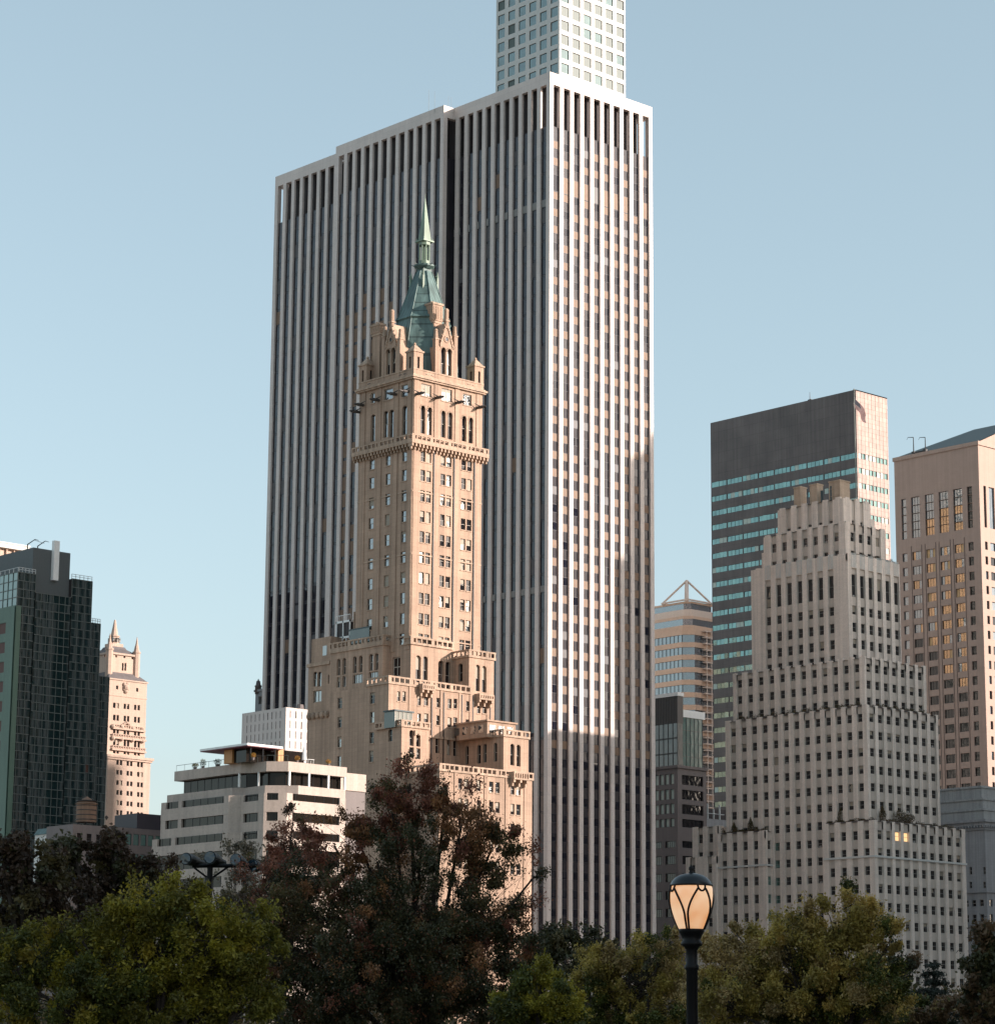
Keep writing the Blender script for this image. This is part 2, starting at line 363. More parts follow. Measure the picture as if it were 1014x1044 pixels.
# ================================================================== OFFICE TOWER with marble piers
def office_tower():
    X0,Y0,H=375.9,393.9,214.0
    XE=X0+31.8;YA=Y0+31.3;YB=YA+38.3;YC=YB+27.0;XP=X0-3.04
    B=Bld('office_tower',(X0,Y0),'huge white office slab striped by full-height piers, behind the spired brick tower','office tower',
          wmats=[plain('grey_window_rail',(.05,.05,.058),.5,.2),M['gm_glass'],M['tan_blind_and_reflection'],plain('grey_half_blind',(.075,.07,.075),.5,0,None,0,.4)])
    pw,pd=1.12,.5;zt=211.3;zl=202.0
    mb=MB()   # glass core
    for x0,y0,x1,y1 in((X0+pd,Y0+pd,XE-pd,YC-pd),(XP+pd,YA+pd+.02,X0+pd-.01,YB-pd)):
        mb.box(x0,x1,y0,y1,0,zl,0)
    B.part('curtain_wall',mb,[M['gm_spandrel']])
    mb=MB();mb.box(X0+1.5,XE-1.5,Y0+3.4,YC-3.4,zl,213.4);mb.box(X0+3.4,XE-3.4,Y0+1.5,Y0+3.4,zl,213.35);mb.box(XP+1.5,X0+1.5,YA+3.3,YB-3.3,zl,213.3)
    for k in range(60):
        y=Y0+3.6+k*1.55
        if y<YC-4:mb.box(X0+1.42,X0+1.5,y,y+.25,zl,213)
    B.part('plant_room',mb,[M['gm_core']])
    mb=MB();t=1.0      # roof header ring
    pts=[(X0,Y0),(XE,Y0),(XE,YC),(X0,YC),(X0,YB),(XP,YB),(XP,YA),(X0,YA)]
    inn=[(X0+t,Y0+t),(XE-t,Y0+t),(XE-t,YC-t),(X0+t,YC-t),(X0+t,YB-t),(XP+t,YB-t),(XP+t,YA+t),(X0+t,YA+t)]
    n=8
    for i in range(n):
        j=(i+1)%n;a,b,c,d=pts[i],pts[j],inn[j],inn[i]
        mb.poly([(*a,zt),(*b,zt),(*b,214),(*a,214)]);mb.poly([(*d,zt),(*c,zt),(*c,214),(*d,214)])
        mb.poly([(*a,214),(*b,214),(*c,214),(*d,214)]);mb.poly([(*a,zt),(*b,zt),(*c,zt),(*d,zt)])
    B.part('roof_header',mb,[M['marble']])
    def pier(x0,x1,y0,y1):
        m=MB();m.box(x0,x1,y0,y1,0,zt,0);B.part('pier',m,[M['marble']])
    # window rows
    def zrow(py):return hz(X0,Y0,py)
    pitchz=(zrow(140.5)-zrow(157.7))
    rows=[];z=zrow(140.5)
    while z>8:
        rows.append((z-pitchz*.47,z));z-=pitchz
    mech=set([2])
    def bay(face,P,a,b):
        left=face=='X'
        for i,(c,e) in enumerate(rows):
            st=dict(fw=.07,rail=0,tilt=.006,proud=.02,glass=[(1,.80),(2,.01),(3,.14)] if left else ([(1,.16),(3,.08),(2,.76)] if c>64 else [(1,.96),(2,.04)]))  # low right-face panes left dark to deepen the cast shadow there
            hh=pitchz*.98 if (not left and i in(2,)) else e-c
            if left:
                um=(a+b)/2;wx,wy=proj(P,um,e)
                if 346<wx<402 and wy>290+abs(wx-386)*.55 and random.random()<.8:st['glass']=[(2,1)]  # tan panes here stand in for a warm reflection in the glass
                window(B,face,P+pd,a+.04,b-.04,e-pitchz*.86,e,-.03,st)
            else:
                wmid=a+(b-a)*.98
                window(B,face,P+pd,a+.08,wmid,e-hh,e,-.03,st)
    # right face
    n=10;p=(31.8-pw)/n
    for i in range(n+1):
        u=X0+i*p
        if i==0:pier(u,u+pw,Y0,Y0+pw)
        elif i==n:pier(u,u+pw,Y0,Y0+pw)
        else:pier(u,u+pw,Y0,Y0+pd+.05)
        if i<n:bay('Y',Y0,u+pw,u+p)
    def xface(X,ya,yb,n,first,last):
        p=(yb-ya-(pw if last else 0))/n
        for i in range(n+(1 if last else 0)):
            u=ya+i*p
            if i==0 and not first: pass
            elif (i==0 and first==2) or (i==n and last==2):pier(X,X+pw,u,u+pw)
            else:pier(X,X+pd+.05,u,u+pw)
            if i<n:bay('X',X,u+pw,u+p)
    xface(X0,Y0,YA-.6,10,0,1)
    xface(XP,YA,YB,12,2,2)
    xface(X0,YB,YC,8,0,2)
    # grey band one floor deep on the near part of the left face
    z=zrow(208);p=31.3/10
    for i in range(10):
        u=Y0+i*p;mb=MB();mb.box(X0+pd-.12,X0+pd-.02,u+pw,u+p,z,z+pitchz*.42);B.part('spandrel_band',mb,[M['band']])
    z=hz(X0,Y0,602)
    for i in range(10):
        u=Y0+i*p;mb=MB();mb.box(X0+pd-.12,X0+pd-.02,u+pw,u+p,z,z+pitchz*.35);B.part('spandrel_band',mb,[M['band']])
    # hidden rear faces: piers too
    mb=MB()
    for i in range(31):
        u=Y0+pw+i*3.1
        if u<YC-2:mb.box(XE-pd-.05,XE,u+1.7,u+1.7+pw,0,zt)
    for i in range(1,10):
        u=X0+i*3.04;mb.box(u,u+pw,YC-pd-.05,YC,0,zt)
    B.part('rear_piers',mb,[M['marble']])
    # aerials on the roof
    for px in (437,443,457,460):
        q=aty(px,100,YA+3);q=(q[0],q[1],214);mb=MB();mb.tube((q[0],q[1],213),(q[0],q[1],218),.035,.02,5);B.part('aerial',mb,[M['mullion']])
    # small maintenance lamps seen inside the open top bays
    B.finish()
office_tower()

# ================================================================== PENCIL TOWER with square windows
def pencil_tower():
    q=atz(570,75,300);X0,Y0=q[0],q[1];W=28.8
    B=Bld('residential_tower',(X0,Y0),'slender pale tower with square windows rising behind the roof of the white office slab','residential tower',
          wmats=[M['gm_core'],M['park_glass'],plain('pale_interior_shade',(.085,.115,.105),.5)])
    pz=[aty(575,y,Y0)[2] for y in(15,87.5)];fp=(pz[0]-pz[1])/5
    top=426
    pit=W/6
    z0=hz(X0,Y0,72)+.0
    rowsz=[];z=hz(X0,Y0,72.5)
    while z<top-5:rowsz.append((z,z+fp*.68));z+=fp
    z=rowsz[0][0]-fp
    low=[]
    while z>20:low.append((z,z+fp*.68));z-=fp
    allr=rowsz+low
    cy=[(X0+pit*i+pit*.17+.0,X0+pit*i+pit*.17+pit*.68) for i in range(6)];cx=[(Y0+pit*i+pit*.17,Y0+pit*i+pit*.83) for i in range(6)]
    vis=[r for r in allr if r[0]>hz(X0,Y0,130)]
    sl=(vis and min(vis)[0])
    ry=[r for r in allr if r[0]>=rowsz[0][0]]
    mech=[(rowsz[0][0]-fp*.45,rowsz[0][0]-fp*.22)]
    below=[r for r in low if r[0]>60]
    sty=dict(fw=.12,rail=0,tilt=.02,proud=.04,glass=[(1,.22),(2,.78)]);stx=dict(fw=.12,rail=0,tilt=.02,proud=.04,glass=[(1,.94),(2,.06)])
    opY=grid(cy,ry,d=.28,st=sty)+grid(cy,mech,d=.5,st=dict(fw=0,rail=0,glass=[(0,1)]))+grid(cy,[r for r in below if r[1]<mech[0][0]-1],d=.28,st=sty)
    opX=grid(cx,allr,d=.3,st=stx)
    block(B,X0,X0+W,Y0,Y0+W,0,top,opY,opX,[M['concrete']])
    B.finish()
pencil_tower()

# ================================================================== DARK GRANITE SLAB with teal window bands
def dark_tower():
    q=atz(872,397,180);X0,Y0,H=q[0],q[1],q[2]
    LX=ext((X0,Y0,H),(1,0),904);LY=ext((X0,Y0,H),(0,1),724)
    B=Bld('banded_office_tower',(X0,Y0),'dark grey slab with teal window bands and a pink sunlit end wall','office tower',
          wmats=[plain('dark_band_frame',(.06,.06,.065),.5),M['teal_glass'],plain('pale_blind_teal',(.52,.62,.56),.6)])
    z=hz(X0,Y0,461);z2=hz(X0,Y0,476.2);fp=z-z2;h=fp*.38
    rows=[]
    while z>15:rows.append((z-h,z));z-=fp
    nb=9;pt=LY/nb
    cols=[(Y0+pt*i+.12,Y0+pt*(i+1)-.12) for i in range(nb)]
    stx=dict(fw=.06,rail=0,mull=3,split=1,tilt=.035,proud=.03,glass=[(1,.92),(2,.08)])
    opX=grid(cols,rows,d=.12,st=stx)
    cy=[(X0+.5+i*(LX-1)/8+.12,X0+.5+(i+1)*(LX-1)/8-.12) for i in range(8)]
    opY=grid(cy,rows,d=.15,st=dict(fw=.05,rail=0,tilt=.03,glass=[(1,.55),(2,.45)]))
    mb=MB();facade(B,mb,'X',X0,Y0,Y0+LY,0,H,opX,0);facade(B,mb,'Y',Y0,X0+.02,X0+LX,0,H-.3,opY,1)
    x1,y1=X0+LX,Y0+LY
    mb.poly([(x1,Y0,0),(x1,y1,0),(x1,y1,H),(x1,Y0,H)],0);mb.poly([(x1,y1,0),(X0,y1,0),(X0,y1,H),(x1,y1,H)],0)
    mb.poly([(X0,Y0,H),(x1,Y0,H),(x1,y1,H),(X0,y1,H)],2)
    B.part('wall',mb,[M['granite'],M['pink_stone'],M['roof_grey']])
    mb=MB()
    for i in range(9):
        u=X0+.5+i*(LX-1)/8;mb.box(u-.06,u+.06,Y0-.06,Y0-.005,0,H-.3)
    B.part('fin',mb,[M['pink_stone']])
    mb=MB();mb.tube((X0+1,Y0+LY*.32,H),(X0+1,Y0+LY*.32,H+2.6),.12,.05,5);mb.box(X0+.8,X0+1.2,Y0+LY*.32-.6,Y0+LY*.32+.6,H,H+.5);B.part('aerial',mb,[M['dark_metal']])
    B.finish()
dark_tower()

# ================================================================== PINK GRANITE TOWER with pediment
M['att_fin']=plain('brown_fin',(.10,.07,.06),.6)
def pediment_tower():
    q=atz(996.5,449.5,190);X0,Y0,H=q[0],q[1],q[2];LX=50;LY=ext((X0,Y0,H),(0,1),911)
    B=Bld('granite_office_tower',(X0,Y0),'rose granite tower with orange-reflection windows and dark sloping roof at the right edge','office tower',
          wmats=[M['dark_metal'],M['orange_reflection_glass'],plain('amber_reflection_pane',(.62,.40,.20),.6),M['blue_glass'],M['dark_glass']])  # amber panes also paint in the orange reflections
    cA=colsX(X0,530,[(918.8,923.9),(928.8,937.6),(943,952),(957.2,966.8),(972,981.2),(986.2,991.4)])
    zt,zb=hz(X0,Y0,494),hz(X0,Y0,536.5)
    ops=[]
    for i,(a,b) in enumerate(cA):
        n=5
        for k in range(n):
            c=zb+(zt-zb)*k/n;e=zb+(zt-zb)*(k+1)/n
            if i in(0,5):g=[(3,1)] if i==0 else [(4,1)]
            elif i<3:g=[(3,.8),(1,.2)] if k>0 else [(3,.5),(1,.5)]
            else:g=[(3,1)] if k>2 else [(1,.8),(3,.2)]
            ops.append(dict(u0=a,u1=b,z0=c+.02,z1=e-.02,d=.5,st=dict(fw=.12,rail=0,mull=0 if i in(0,5) else 2,tilt=.02,proud=.05,glass=g)))
    zr=hz(X0,Y0,551);fp=hz(X0,Y0,551)-hz(X0,Y0,566.1)
    r=0
    while zr>12:
        for i,(a,b) in enumerate(cA):
            low=zr<hz(X0,Y0,676)+ (i-3)*-6
            if i==0:g=[(3,1)];
            elif i==5:g=[(4,1)]
            elif low:g=[(4,1)]
            else:g=[(1,.62),(2,.2),(3,.18)] if i>1 else [(1,.45),(3,.55)]
            ops.append(dict(u0=a,u1=b,z0=zr-fp*.58,z1=zr,d=.45,st=dict(fw=.10,rail=0,mull=0 if i in(0,5) else 2,split=1,tilt=.03,proud=.04,glass=g)))
        zr-=fp
    # right face
    cY=[];u=X0+2.0
    while u<X0+LX-4:
        cY.append((u,u+1.3));cY.append((u+2.6,u+5.4));u+=7.2
    opsY=[];
    for a,b in cY:
        opsY.append(dict(u0=a,u1=b,z0=zb,z1=zt,d=.5,st=dict(fw=.1,rail=0,mull=1,glass=[(3,.5),(4,.5)])))
    zr=hz(X0,Y0,551)
    while zr>12:
        for a,b in cY:opsY.append(dict(u0=a,u1=b,z0=zr-fp*.55,z1=zr,d=.45,st=dict(fw=.1,rail=0,glass=[(3,.4),(4,.6)])))
        zr-=fp
    block(B,X0,X0+LX,Y0,Y0+LY,0,H-1.2,opsY,ops,[M['att']])
    mb=MB();x1=X0+LX;y1=Y0+LY
    mb.box(X0-.35,X0+.6,Y0-.35,y1+.35,H-1.2,H);B.part('cornice',mb,[M['att']])
    # thin pilaster fins between window groups on the left face
    mb=MB();zc=zb-2.5
    for i in(1,2,3,4):
        a,b=cA[i]
        for u in(a-.35,b+.35):mb.box(X0-.1,X0,u-.07,u+.07,10,zc)
    B.part('pilaster_fin',mb,[M['att_fin']])
    # gable roof, ridge along Y
    xm=(X0+x1)/2;rz=H+11
    mb=MB();
    for yy in(Y0-.35,):mb.poly([(X0+.6,yy,H-1.2),(x1-.6,yy,H-1.2),(x1-.6,yy,H),(xm,yy,rz),(X0+.6,yy,H)],0)
    B.part('pediment',mb,[M['att']])
    mb=MB();y0r=Y0-.2;y1r=Y0+LY*.62
    mb.poly([(X0+.4,y0r,H+.02),(xm,y0r,rz+.3),(xm,y1r,rz+.3),(X0+.4,y1+.1,H+.02)],0);mb.poly([(x1,y0r,H+.02),(xm,y0r,rz+.3),(xm,y1r,rz+.3),(x1,y1+.1,H+.02)],0);mb.poly([(X0+.4,y1+.1,H+.02),(xm,y1r,rz+.3),(x1,y1+.1,H+.02)],0)
    B.part('roof',mb,[M['lead_roof']])
    for px in(931,943):
        q2=atx(px,455,X0+1.5);mb=MB();yy=q2[1];zz=H+5.8 if px==931 else H+5.0
        mb.tube((X0+1.5,yy,H-1),(X0+1.5,yy,zz),.22,.13,6);mb.tube((X0+1.5,yy,zz),(X0+1.5-.3,yy+1.9,zz+.25),.13,.09,6);mb.tube((X0+1.2,yy+1.9,zz+.25),(X0+1.1,yy+2.3,zz-.5),.07,.05,5);mb.box(X0+1.0,X0+2,yy-.5,yy+.5,H,H+1.2);B.part('window_washing_davit',mb,[M['dark_metal']])
    mb=MB();mb.box(X0+1,X0+3,atx(941,455,X0+1.5)[1],atx(933,455,X0+1.5)[1],H-.5,H+.9);B.part('davit_carriage',mb,[M['dark_metal']])
    B.finish()
pediment_tower()

# ================================================================== STEPPED LIMESTONE TOWER
def stepped_tower():
    q=aty(890.7,837,368)
    B=Bld('stepped_office_tower',(q[0],q[1]),'pale limestone tower with many stepped setbacks, right of the street lamp','office tower',
          wmats=[M['zig_frame'],M['zig_glass'],M['blind'],plain('lit_room',(.8,.6,.35),.6,0,(1,.62,.28),.7),M['teal_glass']])
    LM=[M['limestone'],M['lime_span'],M['roof_grey']]
    stw=dict(fw=.07,rail=1,tilt=.03,proud=.05,glass=[(1,1)],pb=.14,ac=.06)
    def tier(Y0,pc,yc,pl,pr,ytop,zbot,colL,colR,rows,dep=.32,crest=.0,ztopo=None,hch=0,rowsR=None,depth=None):
        """pc,yc: picture column/row of the near corner; pl,pr columns of the far ends at row yc"""
        c=aty(pc,yc,Y0);X0=c[0];zt=hz(X0,Y0,ytop)
        z_at=c[2]
        LXx=ext((X0,Y0,z_at),(1,0),pr);LYy=ext((X0,Y0,z_at),(0,1),pl) if depth is None else depth
        cx=[tuple(sorted((atx(a,yc,X0)[1],atx(b,yc,X0)[1]))) for a,b in colL];cy=[(aty(a,yc,Y0)[0],aty(b,yc,Y0)[0]) for a,b in colR]
        rz=[(hz(X0,Y0,b),hz(X0,Y0,a)) for a,b in rows]
        opX=[dict(u0=a,u1=b,z0=zbot+.02,z1=zt-hch,d=dep,wins=[w for w in rz if w[0]>zbot+.3],sm=1,st=stw) for a,b in cx]
        opY=[dict(u0=a,u1=b,z0=zbot+.02,z1=zt-hch,d=dep,wins=[w for w in rz if w[0]>zbot+.3],sm=1,st=stw) for a,b in cy]
        block(B,X0,X0+LXx,Y0,Y0+LYy,zbot,zt,opY,opX,LM,2)
        # crest: pier heads that rise a little above the parapet
        if crest:
            def heads(face,P,cols,u0,u1):
                ed=[u0]+[v for cc in cols for v in cc]+[u1]
                for i in range(0,len(ed)-1,2):
                    a,b=ed[i],ed[i+1]
                    if b-a<.3:continue
                    w=min(b-a,1.4);m_=(a+b)/2
                    p0=P3(face,P,m_-w/2,zt,-.06);p1=P3(face,P,m_+w/2,zt+crest,.5);mb=MB();mb.box(p0[0],p1[0],p0[1],p1[1],zt-1.6,zt+crest*(.6+.4*random.random()));B.part('pier_head',mb,LM)
            heads('X',X0,sorted(cx),Y0,Y0+LYy);heads('Y',Y0,cy,X0,X0+LXx)
        return X0,Y0,X0+LXx,Y0+LYy,zt
    def cg(x0,x1,n,w):
        w*=1.14
        return [(x0+(x1-x0)*i/(n-1)-w/2,x0+(x1-x0)*i/(n-1)+w/2) for i in range(n)]
    def rg(y0,p,n,h,g=0):
        return [(y0+(p+g*i)*i-h*.56,y0+(p+g*i)*i+h*.56) for i in range(n)]
    # lower right wing (full height to the ground)
    t6=tier(368,890.7,837,838.5,983.4,837,0,cg(847,882.5,4,5.2),cg(897,976.5,10,5),rg(850.5,18.3,10,8.2,.03),crest=.25)
    # central shaft
    t5=tier(370,883.2,720,739,955.8,719.5,0,cg(746.5,875.6,13,5.2),cg(888.6,950.3,8,5),rg(731,17.5,12,7.6,.06),crest=.35)
    t4=tier(372,880.9,672,746.8,943.6,670.5,t5[4]-.2,cg(753,872.5,12,5.0),cg(885.5,937.8,7,4.8),rg(680,17.2,3,7.6),crest=.5)
    t3=tier(378.5,863.6,566,765.3,916.6,564.5,t4[4]-.2,cg(782,846,7,5.0),cg(870,913,6,4.6),[(584,607),(616,625),(633.3,643),(650,659.5),(666,674)],crest=.3,hch=3.0)
    t2=tier(381,861.2,534,778,902,532.6,t3[4]-.2,cg(788,851.5,7,4.8),cg(869,894.5,4,4.4),[(541,550),(559.5,567)],crest=.5)
    t1=tier(383,859.4,509,792.4,887,507.6,t2[4]-.2,cg(803,846,5,4.0),cg(869.5,878,2,3),[(528,532.5)],crest=.5)
    # small side steps
    def side(px0,px1,yt,ref):
        X0,Y0,X1,Y1,zt=ref
    mb=MB()
    # left shoulder of tier 2 and right shoulders
    ya=t2[3];X=t2[0]
    w=ext((X,ya,t2[4]),(0,1),773);zz=aty(773,565,ya+w)[2]
    mb.box(X+1,t2[2]-2,ya,ya+w,t3[4]-.3,t3[4]+4.5)
    xa=t1[2];mb.box(xa,xa+2.6,t1[1]+1,t1[3],t2[4]-.3,t1[4]-3.2)
    xb=t2[2];mb.box(xb,xb+1.6,t2[1]+1,t2[3],t3[4]-.3,t2[4]-9)
    B.part('shoulder',mb,LM)
    # fluted spandrel panels at the head of tier 3
    mb=MB()
    for a,b in cg(782,846,7,5.0):
        c0,c1=sorted((atx(a,566,t3[0])[1],atx(b,566,t3[0])[1]));mb=MB()
        for k in range(4):
            u=c0+(c1-c0)*(k+.15)/4;mb.box(t3[0]-.07,t3[0]+.05,u,u+.17,t3[4]-2.9,t3[4]+.45)
        B.part('fluted_panel',mb,[M['concrete']])
    for a,b in cg(870,913,6,4.6):
        c0,c1=aty(a,566,t3[1])[0],aty(b,566,t3[1])[0];mb=MB()
        for k in range(4):
            u=c0+(c1-c0)*(k+.15)/4;mb.box(u,u+.17,t3[1]-.07,t3[1]+.05,t3[4]-2.9,t3[4]+.45)
        B.part('fluted_panel',mb,[M['concrete']])
    # white string course round the lower wings
    zs=hz(t6[0],t6[1],872.5)
    mb=MB();mb.box(t6[0]-.22,t6[2]+.2,t6[1]-.22,t6[1]-.01,zs-.3,zs+.12);mb.box(t6[0]-.22,t6[0]-.01,t6[1]-.01,t6[3],zs-.3,zs+.12);B.part('string_course',mb,[M['concrete']])
    # recessed left wings
    c=aty(780.5,850,0)if 0 else None
    YL=398.0
    wl=tier(YL,780.3,850,731.5,800,847.5,0,cg(737.6,769.6,4,5),cg(784.5,795,3,4.2),rg(861,18.3,9,8.2,.02),crest=.25)
    zs=hz(wl[0],wl[1],881.5)
    mb=MB();mb.box(wl[0]-.2,wl[2],wl[1]-.22,wl[1]-.01,zs-.3,zs+.12);mb.box(wl[0]-.22,wl[0]-.01,wl[1]-.01,wl[3],zs-.3,zs+.12);B.part('string_course',mb,[M['concrete']])
    wm=tier(wl[3]+1.5,731.0,850,705.5,760,842.5,0,cg(713.5,724,2,4.6),[(740,744)],rg(854,18.3,9,8.2,.02),crest=.2)
    wn=tier(wl[3]+.05,730.0,880,699.0,750,873,0,cg(706,723,2,4.4),[(740,744)],rg(885,18.3,8,8.2,.02),crest=.2)
    # brick tank houses on the roof
    for x0,xc,x1,yt,yb in((809,815.5,820.5,497,516),(825,832.5,836.8,494,514),(844.6,856,866,490,509)):
        X_=t1[0]+1.6;c=atx(xc,yt,X_);Y=c[1];LXx=max(2.2,ext(c,(1,0),x1));LYy=ext(c,(0,1),x0);mb=MB()
        z0=t1[4]-.5;mb.box(c[0],c[0]+LXx,Y,Y+LYy,z0,c[2]);mb.box(c[0]-.12,c[0]+LXx+.12,Y-.12,Y+LYy+.12,c[2],c[2]+.3)
        for k in(1,2):mb.box(c[0]-.06,c[0],Y,Y+LYy,z0+(c[2]-z0)*k/3,z0+(c[2]-z0)*k/3+.2)
        B.part('roof_housing',mb,[M['tan_brick']])
    mb=MB();mb.tube((t1[0]+2,t1[1]+5,t1[4]),(t1[0]+2,t1[1]+5,t1[4]+3.8),.5,.5,10);mb.tube((t1[0]+2,t1[1]+8,t1[4]),(t1[0]+2,t1[1]+8,t1[4]+3.2),.35,.35,10);B.part('flue',mb,[M['lead_roof']])
    # two lit rooms and a few teal panes in the return wing
    zl=t6[4]
    for w,_ in B.wins:
        xs=[proj(*p) for p in w.v];x=sum(p[0] for p in xs)/len(xs);y=sum(p[1] for p in xs)/len(xs)
        lit=(911<x<918 or 920<x<926) and 846<y<858
        teal=783<x<800 and y>848
        if lit or teal:
            for i in range(len(w.m)):
                if w.m[i] in(1,2):w.m[i]=3 if lit else 4
    B.finish()
    return B,t1,t2,t3,t4,t5,t6,wl,wm,wn
ST=stepped_tower()
M['pent_glass']=glassmat('penthouse_glass',(.06,.08,.07),1.7,.06)
# ================================================================== SPIRED BRICK HOTEL
def hotel():
    Ys=370.0
    c=aty(420.7,455,Ys);X0=c[0];W=ext(c,(1,0),491.0);D=ext(c,(0,1),365.3)
    B=Bld('hotel_tower',(X0,Ys),'slim buff brick skyscraper with green copper spire, in front of the white office slab','hotel tower',
          wmats=[M['win_frame'],M['win_glass'],M['blind'],M['dark_glass']])
    BM=[M['buff'],M['buff_trim'],M['roof_grey'],M['dark_metal']]
    z=lambda py,X=X0,Y=Ys:hz(X,Y,py)
    sash=dict(fw=.07,rail=1,tilt=.03,proud=.05,glass=[(3,.8),(1,.2)],pb=.42);sashL=dict(fw=.07,rail=1,tilt=.02,proud=.05,glass=[(1,1)],pb=.15)
    tall=dict(fw=.08,rail=1,tilt=.03,proud=.05,glass=[(1,.15),(3,.85)],pb=.2)
    # ---- main shaft, between base balustrade and the corbelled balcony
    zc1=z(441.6);zc0=z(456);zb=z(662)
    rows=[(463.5-5.3,463.5+5)]+[(482.6+20.95*i-5.8,482.6+20.95*i+5.8) for i in range(9)]
    prY=[(428.6,432.8),(434.6,438.9),(449.2,453.4),(455.4,459.6),(470.4,474.6),(476.4,480.7)]
    cY=colsY(Ys,540,[(a-.8,b-.3) for a,b in prY]);cX=colsX(X0,540,[(375.5,380.5),(392,396.8),(408.7,413.5)])
    rz=[(z(b),z(a)) for a,b in rows]
    oY=grid(cY,rz,d=.28,st=sash,sill=1);oX=grid(cX,rz,d=.28,st=sashL,sill=1)
    block(B,X0,X0+W,Ys,Ys+D,zb,zc1,oY,oX,BM,0,name='shaft_wall')
    # shallow pilasters between window bays
    mb=MB()
    for p in(424,443.9,464.8,485.5):
        u=aty(p,540,Ys)[0];mb.box(u-.9 if p<430 else u-.55,u+(.3 if p<430 else .55),Ys-.13,Ys-.005,zb,zc0-.3)
    for p in(417,402,385.5,369):
        u=atx(p,540,X0)[1];mb.box(X0-.13,X0-.005,u-.6,u+.6,zb,zc0-.3)
    B.part('pilaster',mb,BM)
    for p in(439.9,460.6,481.3):
        u=aty(p,540,Ys)[0]+.28;mb=MB();mb.box(u-.1,u+.1,Ys-.22,Ys-.13,z(775),zc1);B.part('downpipe',mb,[M['dark_metal']])
    for py in(500,564,648):
        mb=MB();q=z(py);mb.box(X0-.07,X0+W+.07,Ys-.07,Ys-.003,q-.12,q+.12,1);mb.box(X0-.07,X0-.003,Ys-.003,Ys+D,q-.12,q+.12,1);B.part('string_course',mb,BM)
    # ---- corbelled balcony
    mb=MB();o=1.0;X1=X0+W;Y1=Ys+D
    zt=z(443.5);zl=z(451)
    mb.box(X0-o,X1+o,Ys-o,Ys-.01,zl-.25,zl+.2,1);mb.box(X0-o,X0-.01,Ys-.01,Y1+o,zl-.25,zl+.2,1);mb.box(X1+.01,X1+o,Ys-.01,Y1+o,zl-.25,zl+.2,1);mb.box(X0-.01,X1+.01,Y1+.01,Y1+o,zl-.25,zl+.2,1)
    B.part('balcony_slab',mb,BM)
    n=21
    for i in range(n+1):
        mb=MB();u=X0-o+.1+(W+2*o-.55)*i/n;mb.box(u,u+.38,Ys-o+.12,Ys-.02,zl-.85,zl-.25,1);mb.box(u+.04,u+.34,Ys-o*.55,Ys-.02,zl-1.35,zl-.85,1);B.part('corbel',mb,BM)
    n=19
    for i in range(1,n+1):
        mb=MB();u=Ys-o+.1+(D+2*o-.55)*i/n;mb.box(X0-o+.12,X0-.02,u,u+.38,zl-.85,zl-.25,1);mb.box(X0-o*.55,X0-.02,u+.04,u+.34,zl-1.35,zl-.85,1);B.part('corbel',mb,BM)
    parapet(B,X0-o+.2,X1+o-.2,Ys-o+.2,Y1+o-.2,zl+.2,zt-zl-.1,[M['buff_trim']],t=.3,out=.2,name='balustrade',slots=1.15)
    # ---- upper shaft with tall arches and square windows
    zk=z(384.5)
    A=lambda x0,x1,y0,y1,**k:rectY(Ys,x0,x1,y0,y1,d=.45,arch=1,st=tall,**k)
    Lf=lambda x0,x1,y0,y1,**k:rectX(X0,x0,x1,y0,y1,d=.45,arch=1,st=dict(tall,glass=[(1,1)],pb=0),**k)
    oY=[A(428.7,433.3,412.7,442),A(435.5,440.1,414.2,443.5),A(449.4,454,417.9,446),A(456.4,461,419.5,448),A(470.8,475.3,423,450),A(477.6,482.1,424.8,452)]
    oX=[Lf(409.7,414.7,413.5,443),Lf(390.8,395.2,418.9,446),Lf(396.5,401,417.5,446),Lf(377.8,382.2,422.5,450)]
    pic=dict(fw=.15,rail=0,mull=1,tilt=.02,proud=.06,glass=[(1,1)],pb=.9);picL=dict(fw=.15,rail=0,mull=0,tilt=.02,proud=.06,glass=[(1,1)],pb=0)
    for a in((429.3,439.6,391.8,404.2),(450,460.6,396.5,409.3),(471.8,480.6,402,413.3)):oY.append(rectY(Ys,*a,d=.3,st=pic,sill=1))
    for a in((409,415.6,392,404.6),(391.6,400.4,396,407.3),(378,381.9,400.5,411)):oX.append(rectX(X0,*a,d=.3,st=picL,sill=1))
    block(B,X0,X1,Ys,Y1,zc1,zk,oY,oX,BM,0,name='upper_shaft_wall')
    mb=MB()
    for p in(424,444.6,465.6,487.5):
        u=aty(p,420,Ys)[0];mb.box(u-.55,u+.55,Ys-.14,Ys-.005,zl+.3,zk,0)
    for p in(417.5,404.5,387,371):
        u=atx(p,420,X0)[1];mb.box(X0-.14,X0-.005,u-.5,u+.5,zl+.3,zk,0)
    # arch hoods
    for aa,Y in((431.0,Ys),(438,Ys),(451.8,Ys),(458.8,Ys),(473,Ys),(480,Ys)):
        u,_,zz=aty(aa,414+(aa-431)*.25,Y)
        for k in range(7):
            t=PI*k/6;mb.box(u+.62*math.cos(t)-.11,u+.62*math.cos(t)+.11,Ys-.1,Ys-.004,zz-.55+.62*math.sin(t),zz-.33+.62*math.sin(t),1)
    B.part('pilaster',mb,BM)
